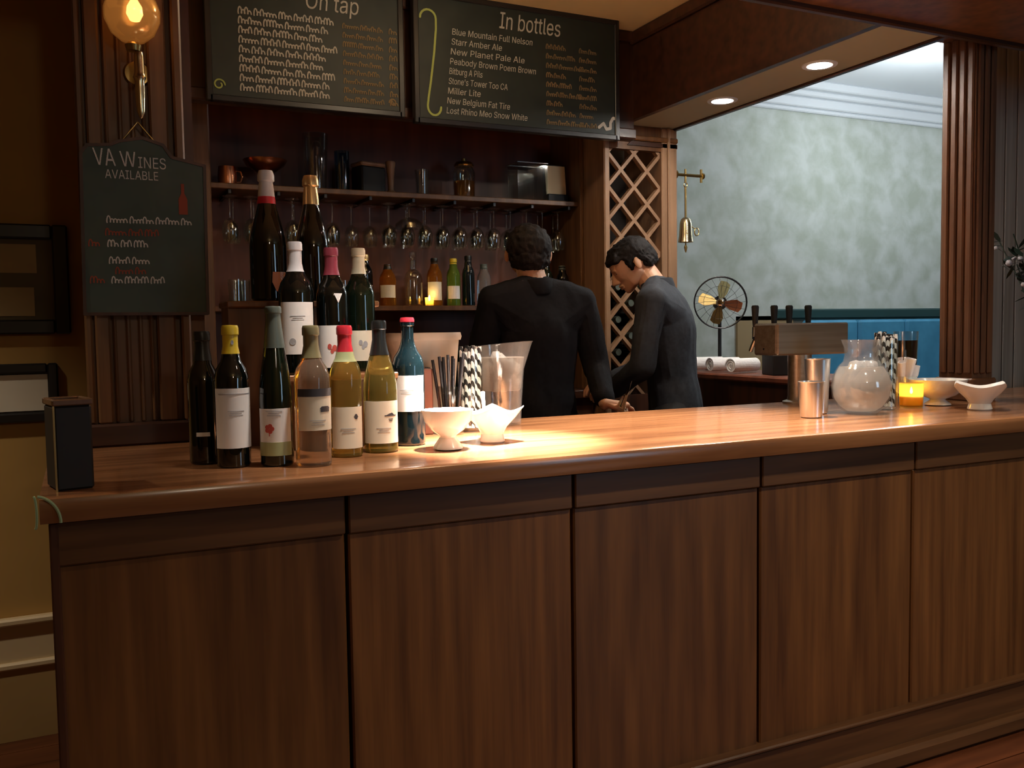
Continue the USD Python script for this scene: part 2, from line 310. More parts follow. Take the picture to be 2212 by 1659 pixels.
# header over the opening in the right-hand wall
hd = thing('header', 'deep dark wood header with pale underside over the opening on the right', 'header', kind='structure')
part(hd, 'inner_face', bx(2.47, 2.50, 2.2, 3.9, 2.30, 2.71), 'dark_wood_h', False)
part(hd, 'core', bx(2.50, 2.80, 2.2, 3.9, 2.32, 3.1), 'dark_wood_h', False)
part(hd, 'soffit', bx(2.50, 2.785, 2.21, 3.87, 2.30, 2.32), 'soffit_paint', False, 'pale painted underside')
part(hd, 'edge_bead', bx(2.775, 2.805, 2.2, 3.88, 2.29, 2.32, .005), 'dark_wood_h', False)
part(hd, 'crown', bx(2.445, 2.47, 2.2, 3.76, 2.65, 2.71, .008), 'dark_wood_h', False)
part(hd, 'corner_bracket', upright(rot(moved(ext(Polygon([(0, 0), (.30, 0), (.30, .02), (.02, .02)]), .01), 0, 0, 0), 0)).apply_translation([2.5, 3.87, 2.2]), 'dark_wood_h', False)
for k, (yy, lab) in enumerate(((3.30, 'recessed downlight in the soffit, the farther and smaller one'), (2.71, 'recessed downlight in the soffit, the nearer and larger one'))):
    t = thing('downlight', lab, 'ceiling light', (2.64, yy, 2.30))
    part(t, 'trim_ring', lathe([(.048, -.004), (.066, -.004), (.068, .0), (.048, .0), (.048, -.004)], 32), 'white_paint')
    part(t, 'lens', lathe([(0, -.003), (.048, -.003), (.048, -.0005), (0, -.0005)], 28), 'down_lens')
cn = thing('canopy', 'dark wood canopy running above the bar top', 'canopy', kind='structure')
part(cn, 'underside', bx(-.4, 5.2, 1.62, 2.2, 2.285, 2.30), 'panel_wood3', False)
part(cn, 'front_fascia', bx(-.4, 5.2, 1.60, 1.62, 2.27, 2.71), 'dark_wood_h', False)
part(cn, 'rear_fascia', bx(-.4, 5.2, 2.18, 2.2, 2.30, 2.71), 'dark_wood_h', False)
part(cn, 'edge_bead', bx(-.4, 5.2, 2.185, 2.212, 2.268, 2.292, .005), 'dark_wood_h', False)
# near column carrying the header
co = thing('column', 'brown fluted wooden column standing on the bar right of the opening', 'column', kind='structure')
part(co, 'shaft', bx(2.955, 3.065, 2.265, 2.405, 1.0, 2.9), 'column_wood', False)
for yy in (2.270, 2.304, 2.338, 2.372):
    part(co, 'reed', bx(2.946, 2.957, yy, yy + .026, 1.10, 2.33, .005), 'column_wood', False)
for xx in (2.962, 2.996, 3.03):
    part(co, 'reed', bx(xx, xx + .026, 2.256, 2.267, 1.10, 2.33, .005), 'column_wood', False)
part(co, 'plinth', bx(2.941, 3.075, 2.251, 2.417, 1.0, 1.085, .006), 'column_wood', False)
part(co, 'capital', cat([bx(2.93, 3.09, 2.24, 2.43, 2.34, 2.40, .01), bx(2.815, 3.12, 2.222, 2.47, 2.40, 2.56, .012)]), 'red_wood', False)
# half wall under the opening
sw = thing('sill_wall', 'dark half wall with a wood sill under the opening', 'half wall', kind='structure')
part(sw, 'wall_panel', bx(2.80, 2.96, 2.70, 3.90, 0, 1.03), 'dark_wood', False)
part(sw, 'sill', bx(2.77, 3.16, 2.66, 3.92, 1.03, 1.062, .008), 'red_wood', False)

# ================================================================== BAR
SE = [-.06, .495, 1.045, 1.615, 2.19, 2.75, 3.31, 3.87, 4.2]
bf = thing('bar_counter', 'long panelled brown wooden bar front', 'bar counter')
part(bf, 'carcass', cat([bx(-.055, 4.2, 1.90, 1.94, 0, .948), bx(-.055, -.02, 1.94, 2.58, 0, .948), bx(-.055, 4.2, 2.55, 2.58, 0, .948)]), 'groove', False)
for k in range(8):
    a, b = SE[k] + .004, SE[k + 1] - .004
    part(bf, 'panel', bx(a, b, 1.868, 1.90, .14, .862, .004), ('panel_wood', 'panel_wood2', 'panel_wood3')[k % 3], False)
    part(bf, 'frieze', bx(a, b, 1.858, 1.90, .862, .946, .003), 'rail_wood', False)
part(bf, 'base_board', bx(-.058, 4.2, 1.848, 1.90, .05, .148, .006), 'rail_wood', False)
part(bf, 'base_cap', bx(-.060, 4.2, 1.838, 1.90, .148, .160, .004), 'rail_wood', False)
part(bf, 'shoe_moulding', bx(-.062, 4.2, 1.815, 1.90, .0, .056, .012), 'rail_wood', False)
part(bf, 'corner_post', bx(-.066, -.05, 1.852, 1.90, .0, .946, .003), 'dark_wood', False)
prof = Polygon([(1.818, .952), (1.815, .962), (1.813, .985), (1.817, .996), (1.826, 1.0), (2.635, 1.0), (2.645, .99), (2.645, .955), (2.635, .95), (1.826, .95)])
tp = ext(prof, 4.3); tp.apply_transform(np.array([[0, 0, 1, -.078], [1, 0, 0, 0], [0, 1, 0, 0], [0, 0, 0, 1]], float)); tp.fix_normals()
bt = thing('worktop', 'polished brown wooden bar top with a rounded nosing', 'countertop')
part(bt, 'slab', tp, 'top_wood', 25)
pts = [(-.086 + .004 * math.sin(t * 3), 1.811 - .004 * math.sin(t * PI), 1.004 - .058 * (1 - math.cos(t * PI)) / 2) for t in np.linspace(0, 1, 14)]
pts2 = [(-.086 + .036 * math.sin(t * PI * .5) + .006, 1.808 - .002 * t, 1.004 - .05 * t ** 1.6) for t in np.linspace(0, 1, 14)]
solo('green_cord', cat([tube(pts, .0022, 6), tube(pts2, .0028, 6)]), 'cord_green', 'pale green cord loop hanging on the left corner of the bar top', 'cord')
k = thing('black_box', 'tall black box with a tan rim on the left end of the bar top', 'box', (-.028, 1.925, 1.0), 12)
part(k, 'body', bx(-.032, .034, -.045, .045, 0, .160, .004), 'black_plastic', False)
part(k, 'rim', cat([bx(-.034, .036, -.048, -.040, .160, .172, .002), bx(-.034, .036, .040, .048, .160, .172, .002), bx(-.034, -.026, -.040, .040, .160, .172, .002), bx(.028, .036, -.040, .040, .160, .172, .002)]), 'post_wood', False, 'tan wooden rim')
part(k, 'edge_strip', bx(-.0335, -.0305, -.0465, -.0435, .0, .160), 'brass', False, 'thin bright corner strip')

# pilaster at the back left of the bar
pl = thing('pilaster', 'brown moulded wooden pilaster rising from the back left of the bar', 'pilaster', kind='structure')
part(pl, 'core', bx(.012, .268, 2.585, 2.63, 1.0, 2.70), 'post_wood', False)
part(pl, 'lower_panel', bx(.03, .31, 2.60, 2.63, 1.0, 1.40), 'post_wood', False)
for a, b, d in ((.012, .030, .014), (.036, .072, .022), (.078, .088, .012), (.168, .178, .012), (.186, .232, .022), (.246, .270, .03)):
    part(pl, 'moulding', bx(a, b, 2.585 - d, 2.59, 1.06, 2.70, .005), 'post_wood', False)
part(pl, 'plinth', bx(.0, .31, 2.555, 2.63, 1.0, 1.06, .006), 'dark_wood_h', False)
part(pl, 'reed', bx(.11, .122, 2.577, 2.59, 1.06, 2.70, .004), 'post_wood', False)
part(pl, 'reed', bx(.14, .152, 2.577, 2.59, 1.06, 2.70, .004), 'post_wood', False)
solo('partition', bx(.272, .30, 2.63, 3.25, 0, 2.70), 'dark_wood', 'dark wood partition running back from the pilaster to the tan wall', None, False, kind='structure')
# sconce
s = thing('wall_sconce', 'brass wall sconce with a round amber glass shade on the pilaster', 'wall lamp', (.15, 2.50, 2.09))
part(s, 'shade', lathe([(.0, -.068), (.03, -.061), (.052, -.042), (.066, -.01), (.067, .015), (.058, .04), (.045, .055), (.043, .055), (.055, .039), (.064, .015), (.063, -.01), (.050, -.040), (.029, -.058), (0, -.065)], 36), 'amber_glass')
part(s, 'bulb', lathe([(0, -.028), (.012, -.024), (.02, -.008), (.018, .01), (.009, .026), (0, .03)], 20, (.006, -.005, .012)), 'bulb')
part(s, 'collar', lathe([(0, -.088), (.016, -.086), (.02, -.072), (.014, -.066), (0, -.066)], 24), 'brass')
part(s, 'stem', lathe([(0, -.255), (.004, -.25), (.010, -.235), (.013, -.18), (.011, -.16), (.016, -.15), (.012, -.14), (.012, -.10), (.010, -.088), (0, -.088)], 20, (.012, 0, 0)), 'brass_pale', 35, 'bright polished brass stem')
part(s, 'arm', tube([(.012, 0, -.15), (.012, .03, -.17), (.012, .06, -.16), (.012, .078, -.12)], .006, 8), 'brass')
part(s, 'back_plate', lathe([(0, 0), (.035, 0), (.03, .008), (0, .01)], 24).apply_transform(trimesh.transformations.rotation_matrix(PI / 2, [1, 0, 0])).apply_translation([.012, .085, -.12]), 'brass')

# ------------------------------------------------------------------ chalk writing
def chalk_text(txt, x0, z0, x1, h, y, slant=.12, skew=0.0):
    """lettering from x0 to x1 on the plane y, baseline z0, capitals h tall"""
    m = meshkit.text_mesh(txt, h, .0012)
    w = m.bounds[1][0] - m.bounds[0][0]; m.apply_translation([-m.bounds[0][0], 0, 0])
    m.apply_transform(np.array([[(x1 - x0) / w, slant, 0, 0], [skew, 1, 0, 0], [0, 0, 1, 0], [0, 0, 0, 1]]))
    return moved(upright(m), x0, y, z0)
def scribble(x0, x1, z, h, y, seed, th=.0030):
    """a line of chalk handwriting too blurred in the photograph to read: joined loops of the same height and spacing"""
    R = random.Random(seed); polys = []; x = x0
    while x < x1 - h * .8:
        n = R.randint(3, 7); wl = h * .46; pts = []
        for c in range(n):
            if x + (c + 1) * wl > x1: break
            tall = 1.0 if c == 0 or R.random() < .22 else R.uniform(.48, .62)
            for k_ in range(8):
                a = 2 * PI * k_ / 8
                pts.append((x + c * wl + wl * k_ / 8 - .26 * wl * math.sin(a), h * tall * (.5 - .5 * math.cos(a))))
        if len(pts) > 4: polys.append(LineString(pts).buffer(th / 2, quad_segs=1, cap_style='square', join_style='bevel'))
        x += n * wl + h * .45
    return moved(upright(cat([ext(p, .0008) for p in polys])), 0, y, z)
def stroke(pts, y, th=.004): return moved(upright(ext(LineString(pts).buffer(th / 2, quad_segs=2), .001)), 0, y, 0)
def swirl(x, z, s, y, flip=1):
    t = np.linspace(0, 1, 24)
    return stroke([(x + flip * s * (1 - .6 * a) * math.cos(2.2 * PI * a), z + s * (1 - .6 * a) * math.sin(2.2 * PI * a)) for a in t], y, .006)

# VA wines board on the pilaster
v = thing('chalkboard', 'small dark chalkboard headed VA Wines Available hanging on the pilaster', 'chalkboard')
VB = Polygon([(.014, 1.345), (.312, 1.345), (.316, 1.735), (.235, 1.752), (.215, 1.782), (.165, 1.797), (.11, 1.785), (.09, 1.775), (.035, 1.77), (.020, 1.75)])
part(v, 'slate', moved(upright(ext(VB, .014)), 0, 2.553, 0), 'slate_green', False)
part(v, 'frame', moved(upright(ext(VB.buffer(.004).difference(VB.buffer(-.004)), .018)), 0, 2.555, 0), 'dark_wood', False)
part(v, 'hanging_string', cat([cyl((.155, 2.545, 1.838), (.115, 2.548, 1.785), .0022, 6), cyl((.155, 2.545, 1.838), (.205, 2.548, 1.780), .0022, 6)]), 'brass', True)
yb = 2.5388
part(v, 'title_lettering', chalk_text('VA', .050, 1.722, .100, .042, yb, -.08), 'chalk_bright', False)
part(v, 'title_lettering', cat([chalk_text('W', .112, 1.722, .150, .038, yb, -.08), chalk_text('INES', .153, 1.720, .220, .028, yb, .0)]), 'chalk_bright', False)
part(v, 'subtitle_lettering', chalk_text('AVAILABLE', .074, 1.690, .200, .022, yb, 0), 'chalk_bright', False)
for q, (a, b, z, mt) in enumerate(((.074, .282, 1.578, 'chalk_bright'), (.07, .20, 1.546, 'chalk_red'), (.074, .168, 1.517, 'chalk_bright'), (.03, .058, 1.517, 'chalk_red'), (.076, .172, 1.474, 'chalk_bright'), (.09, .17, 1.448, 'chalk_red'), (.08, .206, 1.424, 'chalk_bright'), (.03, .062, 1.424, 'chalk_red'))):
    part(v, 'handwriting', scribble(a, b, z, .017, yb, 40 + q, .0030), mt, False)
part(v, 'bottle_drawing', moved(upright(ext(Polygon([(.248, 1.605), (.27, 1.605), (.27, 1.645), (.263, 1.66), (.263, 1.685), (.255, 1.685), (.255, 1.66), (.248, 1.645)]), .001)), 0, yb, 0), 'chalk_red', False)

def menu_board(name, label, x0, x1, z0, z1, ang, y):
    t = thing(name, label, 'chalkboard')
    c = ((x0 + x1) / 2, y, (z0 + z1) / 2)
    tilt = lambda m: rot(m, ang, (0, 1, 0), c)
    part(t, 'slate', tilt(bx(x0, x1, y, y + .02, z0, z1)), 'slate', False)
    part(t, 'frame', tilt(cat([bx(x0 - .012, x0 + .012, y - .006, y + .03, z0 - .012, z1 + .012, .003), bx(x1 - .012, x1 + .012, y - .006, y + .03, z0 - .012, z1 + .012, .003), bx(x0, x1, y - .006, y + .03, z0 - .012, z0 + .012, .003), bx(x0, x1, y - .006, y + .03, z1 - .012, z1 + .012, .003)])), 'black_frame', False)
    return t, tilt
MY = 3.66
t, tilt = menu_board('menu_board', 'large black chalkboard headed On tap, left of the two over the back bar', .485, 1.255, 2.195, 2.70, .0, MY)
yl = MY - .001
part(t, 'title_lettering', tilt(chalk_text('On tap', .86, 2.578, 1.075, .066, yl, .1)), 'chalk', False)
for q in range(9):
    z = 2.523 - q * .0365
    part(t, 'handwriting', tilt(scribble(.60, .985 - .03 * (q % 3) + .03 * (q == 8), z, .026, yl, 100 + q, .0052)), 'chalk', False)
    part(t, 'handwriting', tilt(scribble(1.01, 1.18, z - .004, .020, yl, 130 + q, .0042)), 'chalk_dim', False)
    part(t, 'price_mark', tilt(scribble(1.205, 1.245, z - .004, .022, yl, 160 + q, .0045)), 'chalk_dim', False)
part(t, 'corner_flourish', tilt(swirl(.52, 2.245, .022, yl)), 'chalk_green', False)
part(t, 'corner_flourish', tilt(swirl(1.215, 2.24, .016, yl, -1)), 'chalk_dim', False)
t, tilt = menu_board('menu_board', 'large black chalkboard headed In bottles, right of the two over the back bar', 1.315, 2.30, 2.175, 2.70, .0, MY - .02)
yl = MY - .021
part(t, 'title_lettering', tilt(chalk_text('In bottles', 1.70, 2.60, 2.00, .070, yl, .1)), 'chalk', False)
LN = ['Blue Mountain Full Nelson', 'Starr Amber Ale', 'New Planet Pale Ale', 'Peabody Brown Poem Brown', 'Bitburg A Pils', "Stone's Tower Too CA", 'Miller Lite', 'New Belgium Fat Tire', 'Lost Rhino Meo Snow White']
EN = [1.86, 1.71, 1.82, 1.875, 1.615, 1.735, 1.605, 1.745, 1.83]
for q, (s_, e) in enumerate(zip(LN, EN)):
    part(t, 'lettering', tilt(chalk_text(s_, 1.478 - q * .004, 2.545 - q * .0415, e, .026, yl, .1)), 'chalk', False)
    part(t, 'handwriting', tilt(scribble(1.93, 2.03 + .05 * ((q * 7) % 3), 2.54 - q * .0415, .021, yl, 200 + q, .0042)), 'chalk_dim', False)
    part(t, 'handwriting', tilt(scribble(2.10, 2.19, 2.54 - q * .0415, .021, yl, 230 + q, .0042)), 'chalk_dim', False)
hook = [(1.37 + .035 * math.cos(a) , 2.60 + .035 * math.sin(a)) for a in np.linspace(PI, 0, 10)] + [(1.405, 2.56), (1.395, 2.46), (1.378, 2.34), (1.366, 2.27), (1.362, 2.24)] + [(1.392 + .03 * math.cos(a), 2.235 + .035 * math.sin(a)) for a in np.linspace(PI, 2 * PI, 10)]
part(t, 'side_flourish', tilt(stroke(hook, yl, .009)), 'chalk_green', False)
part(t, 'corner_flourish', tilt(stroke([(2.20, 2.215), (2.225, 2.235), (2.24, 2.21), (2.262, 2.215), (2.262, 2.24), (2.275, 2.262), (2.285, 2.262)], yl, .014)), 'chalk', False)

# ================================================================== BACK BAR HUTCH
h = thing('back_bar', 'dark wood back bar hutch with three open shelves', 'shelving unit')
HX0, HX1, HY0, HY1 = .44, 2.36, 4.08, 4.40
part(h, 'back_panel', bx(HX0, HX1, HY1 - .02, HY1, .9, 2.45), 'red_wood', False)
part(h, 'stile', bx(HX0, HX0 + .09, HY0 - .02, HY1, 0, 2.45, .006), 'post_wood', False)
part(h, 'stile', bx(HX1 - .02, HX1, HY0 - .02, HY1, 0, 2.45, .004), 'post_wood', False)
part(h, 'top_board', bx(HX0, HX1, HY0 - .02, HY1, 2.45, 2.47), 'dark_wood_h', False)
part(h, 'upper_shelf', bx(HX0 + .09, HX1 - .02, HY0, HY1 - .02, 1.915, 1.94, .003), 'panel_wood3', False)
part(h, 'lower_shelf', bx(HX0 + .09, HX1 - .02, HY0, HY1 - .02, 1.385, 1.41, .003), 'panel_wood3', False)
part(h, 'work_counter', bx(HX0 + .09, HX1 - .02, 3.92, HY1 - .02, .94, .98, .004), 'dark_wood_h', False)
part(h, 'base_cabinet', bx(HX0 + .09, HX1 - .02, 3.95, HY1 - .02, 0, .94), 'dark_wood', False)
for q in range(9):
    xx = HX0 + .17 + q * .21
    part(h, 'hanger_rail', bx(xx - .006, xx + .006, HY0 + .01, HY1 - .03, 1.898, 1.915), 'dark_metal', False)

# wine rack
rk = thing('wine_rack', 'tall wooden wine rack with a diamond lattice right of the back bar', 'wine rack')
X0, X1, Z0, Z1, RY = 2.395, 2.705, .95, 2.18, 3.88
part(rk, 'stile', bx(2.362, X0, RY - .02, 4.22, 0, 2.30, .006), 'rack_wood', False)
part(rk, 'stile', bx(X1, 2.80, RY - .02, 4.22, 0, 2.30, .006), 'rack_wood', False)
part(rk, 'fillet', bx(2.735, 2.75, RY - .032, RY - .018, .95, 2.30, .004), 'rack_wood', False)
part(rk, 'head_panel', bx(X0, X1, RY - .012, RY + .03, Z1, 2.30), 'panel_wood', False)
part(rk, 'head_moulding', bx(2.36, 2.80, RY - .03, RY - .012, 2.225, 2.25, .005), 'panel_wood2', False)
part(rk, 'back_panel', bx(X0, X1, 4.2, 4.22, 0, Z1), 'groove', False)
part(rk, 'base', bx(X0, X1, RY, 4.2, 0, Z0), 'dark_wood', False)
clip = sbox(X0, Z0, X1, Z1)
dx, dz = .155, .166
for sgn in (1, -1):
    for q in range(-3, 12):
        zc = Z0 + q * dz + .05
        a = LineString([(X0 - .1, zc - sgn * .1 * dz / dx - (0 if sgn > 0 else 0)), (X1 + .1, zc + sgn * (X1 - X0 + .1) * dz / dx)]).buffer(.0085, cap_style='flat').intersection(clip)
        if not a.is_empty and a.area > 2e-4:
            part(rk, 'lattice_strip', moved(upright(ext(a, .03)), 0, RY + (.03 if sgn > 0 else .0305), 0), 'rack_wood', False)

# ================================================================== BOTTLES
def bottle_profile(kind, R, H):
    if kind == 'bordeaux':
        sh, nr = .60 * H, .0155
        p = [(0, 0), (R * .9, 0), (R, .006), (R, sh), (R * .985, sh + .012), (R * .86, sh + .03), (R * .6, sh + .046), (nr + .003, sh + .062), (nr, sh + .078), (nr, H - .022), (nr + .002, H - .020), (nr + .002, H - .006), (nr, H), (0, H)]
    elif kind == 'burgundy':
        sh, nr = .46 * H, .0155
        p = [(0, 0), (R * .9, 0), (R, .006), (R, sh), (R * .97, sh + .02), (R * .86, sh + .045), (R * .66, sh + .075), (R * .5, sh + .098), (nr, sh + .125), (nr, H - .022), (nr + .002, H - .02), (nr + .002, H - .006), (nr, H), (0, H)]
    elif kind == 'flute':
        sh, nr = .42 * H, .0152
        p = [(0, 0), (R * .9, 0), (R, .006), (R, sh), (R * .95, sh + .03), (R * .80, sh + .07), (R * .6, sh + .115), (nr + .002, sh + .155), (nr, sh + .175), (nr, H - .016), (nr + .002, H - .014), (nr + .002, H - .004), (nr, H), (0, H)]
    else:   # champagne
        sh, nr = .42 * H, .0165
        p = [(0, 0), (R * .9, 0), (R, .008), (R, sh), (R * .96, sh + .022), (R * .84, sh + .05), (R * .66, sh + .08), (R * .48, sh + .11), (nr + .003, sh + .14), (nr, H - .03), (nr + .004, H - .026), (nr + .004, H - .012), (nr, H), (0, H)]
    return p
def radius_at(p, z):
    zs = [q[1] for q in p[1:-1]]; rs = [q[0] for q in p[1:-1]]
    return float(np.interp(z, zs, rs))
def capsule_mesh(p, z0, z1, extra=.0009):
    zs = sorted(set([z0] + [q[1] for q in p if z0 < q[1] < z1 - .001] + [z1]))
    out = [(radius_at(p, z) + extra, z) for z in zs]
    return lathe([(0, z1 + extra)] [:0] + [(radius_at(p, z0), z0)] + out + [(0, z1 + extra)], 28)
def wrap(poly, r, deg, z, th=.0004):
    """a flat drawing (x along the label, y up, metres) laid round a cylinder of radius r at the angle deg"""
    m = ext(poly, th); m = m.subdivide_to_size(.008) if m.extents[0] > .012 else m
    v = m.vertices.copy(); a = math.radians(deg) + v[:, 0] / r; rr = r + v[:, 2]
    m.vertices = np.stack([rr * np.cos(a), rr * np.sin(a), v[:, 1] + z], 1); return m
def ell(cx, cy, rx, ry): return affinity.scale(Point(cx, cy).buffer(1, quad_segs=5), rx, ry)
from shapely.ops import unary_union
ART = {'flower': unary_union([ell(.006 * math.cos(a), .006 * math.sin(a), .005, .005) for a in np.linspace(0, 2 * PI, 6)[:5]] + [sbox(-.0008, -.016, .0008, 0)]),
       'house': unary_union([sbox(-.012, 0, .012, .007), Polygon([(-.014, .007), (.014, .007), (.009, .012), (-.009, .012)])]),
       'crest': unary_union([ell(0, 0, .0045, .0065), sbox(-.006, -.001, .006, .001)]),
       'ship': unary_union([sbox(-.016, 0, .016, .0025), Polygon([(-.012, .0025), (.010, .0025), (.004, .008), (-.004, .006)]), sbox(-.006, -.008, .006, -.006), sbox(-.004, -.012, .004, -.010)]),
       'lines': unary_union([sbox(-.018, .006, .018, .0072), sbox(-.012, .0015, .012, .0026), sbox(-.015, -.003, .015, -.002)]),
       'seal': ell(0, 0, .008, .008), 'dot': ell(0, 0, .003, .005), 'vines': unary_union([ell(-.006, .004, .005, .007), ell(.006, .0, .006, .008), ell(0, -.007, .004, .006)]),
       'shield': Polygon([(-.020, .022), (.020, .022), (.022, -.004), (.012, -.026), (0, -.034), (-.012, -.026), (-.022, -.004)]), 'wedge': Polygon([(-.011, .010), (.011, .010), (0, -.014)]),
       'half': Polygon([(0, .022), (.020, .022), (.022, -.004), (.012, -.004), (0, .004)])}
def wine_bottle(name, label, x, y, z, kind, R, H, glass, caps=(), labels=(), art=(), group=None, n=40):
    """caps: (z0, z1, material); labels: (z0, z1, half angle, offset angle, material[, name]); art: (drawing, z, offset angle, material), heights as shares of H"""
    t = thing(name, label, 'wine bottle', (x, y, z), group=group)
    p = bottle_profile(kind, R, H)
    part(t, 'glass_body', lathe(p, n), glass)
    for c in caps: part(t, 'capsule', capsule_mesh(p, c[0] * H, c[1] * H), c[2])
    f = facing(x, y)
    lp = t
    for l in labels:
        r = radius_at(p, l[0] * H) + (.0005 if len(l) < 6 else .0012)
        q_ = part(t if len(l) < 6 else lp, l[5] if len(l) > 5 else 'label', arc(r, l[0] * H, l[1] * H, f + l[3] - l[2], f + l[3] + l[2]), l[4])
        if len(l) < 6: lp = q_
    for d, z_, o, mt in art: part(lp if z_ < .5 else t, 'label_print', wrap(ART[d], radius_at(p, z_ * H) + .0013, f + o, z_ * H), mt, False)
    return t
wine_bottle('wine_bottle', 'dark wine bottle with a yellow capsule, at the left end of the front row', .294, 2.036, 1.0, 'bordeaux', .0365, .308, 'bottle_black', [(.80, 1, 'foil_yellow')], [(.14, .56, 78, 12, 'paper'), (.52, .524, 60, 12, 'grey_print', 'label_line')], [('lines', .38, 12, 'grey_print'), ('dot', .88, 14, 'grey_print')])
wine_bottle('wine_bottle', 'slender dark bottle whose label has a red flower over a green band', .382, 2.006, 1.0, 'flute', .036, .348, 'bottle_green', [(.74, 1, 'foil_grey')], [(.155, .365, 62, -8, 'paper'), (.07, .155, 62, -8, 'green_print', 'label_band')], [('flower', .24, -24, 'red_print'), ('lines', .33, -8, 'grey_print')])
wine_bottle('wine_bottle', 'clear rose wine bottle with an olive capsule and dark topped label', .452, 1.960, 1.0, 'bordeaux', .0385, .305, 'bottle_rose', [(.77, 1, 'foil_olive')], [(.26, .50, 66, 16, 'paper_cream'), (.50, .555, 66, 16, 'dark_print', 'label_band')], [('house', .39, 42, 'dark_print'), ('lines', .31, 16, 'grey_print')])
wine_bottle('wine_bottle', 'golden white wine bottle with a bright red capsule', .554, 2.063, 1.0, 'bordeaux', .0365, .305, 'bottle_gold', [(.80, 1, 'foil_red'), (.725, .80, 'green_print')], [(.07, .385, 66, 6, 'paper_cream')], [('crest', .31, 36, 'dark_print'), ('lines', .20, 6, 'grey_print')])
wine_bottle('wine_bottle', 'olive green sloping bottle with a dark neck and crest on its cream label', .648, 2.098, 1.0, 'burgundy', .041, .316, 'bottle_olive', [(.74, 1, 'foil_black')], [(.075, .395, 70, 4, 'paper_cream')], [('ship', .28, 34, 'dark_print'), ('lines', .17, 10, 'grey_print')])
wine_bottle('wine_bottle', 'teal black wine bottle with a red ringed mouth, right end of the front row', .751, 2.188, 1.0, 'bordeaux', .041, .324, 'bottle_teal', [(.965, 1, 'foil_red')], [(.27, .55, 66, -2, 'paper')], [('lines', .42, -6, 'grey_print')])
wine_bottle('wine_bottle', 'black wine bottle with a tiny white tag, half hidden left of the yellow capsule', .245, 2.122, 1.0, 'bordeaux', .034, .296, 'bottle_black', [(.78, 1, 'foil_black')], [(.215, .245, 24, -6, 'paper', 'tag')])
RZ1, RZ2 = 1.188, 1.372
wine_bottle('wine_bottle', 'dark wine bottle with a white capsule and tall white label on the riser', .479, 2.22, RZ1, 'bordeaux', .042, .322, 'bottle_black', [(.775, 1, 'foil_white')], [(.155, .545, 62, 4, 'paper')], [('seal', .25, -14, 'grey_print'), ('lines', .42, 4, 'grey_print')])
wine_bottle('wine_bottle', 'dark wine bottle with a dark red capsule on the riser', .573, 2.24, RZ1, 'bordeaux', .039, .312, 'bottle_black', [(.78, 1, 'foil_dkred')], [(.045, .38, 62, -8, 'paper')], [('vines', .20, -4, 'red_print'), ('wedge', .60, 22, 'paper')])
wine_bottle('wine_bottle', 'dark wine bottle with a cream capsule, right end of the riser row', .660, 2.30, RZ1, 'bordeaux', .040, .318, 'bottle_green', [(.79, 1, 'foil_cream')], [(.085, .33, 66, 4, 'paper_cream')], [('vines', .22, 10, 'grey_print')])
wine_bottle('wine_bottle', 'tall black sparkling wine bottle with a white and red foil neck', .449, 2.40, RZ2, 'champagne', .047, .336, 'bottle_black', [(.80, 1, 'foil_white'), (.745, .80, 'foil_red')], [], [('shield', .155, 36, 'orange_print'), ('half', .157, 37, 'foil_white')])
wine_bottle('wine_bottle', 'tall black sparkling wine bottle with a gold foil neck', .569, 2.42, RZ2, 'champagne', .044, .333, 'bottle_black', [(.77, 1, 'foil_gold')], [])
# stepped riser the back rows stand on
rs = thing('bottle_riser', 'stepped brown wooden riser carrying the back rows of bottles', 'riser')
part(rs, 'front_tread', bx(.425, .735, 2.165, 2.352, RZ1 - .016, RZ1, .003), 'top_wood', False)
part(rs, 'front_board', bx(.43, .73, 2.235, 2.25, 1.0, RZ1 - .016), 'panel_wood', False)
part(rs, 'back_tread', bx(.335, .73, 2.352, 2.50, RZ2 - .016, RZ2, .003), 'panel_wood2', False)
part(rs, 'back_board', bx(.34, .72, 2.37, 2.385, 1.0, RZ2 - .016), 'panel_wood', False)
for xx in (.34, .705):
    part(rs, 'side_board', bx(xx, xx + .016, 2.385, 2.49, 1.0, RZ2 - .016), 'panel_wood', False)

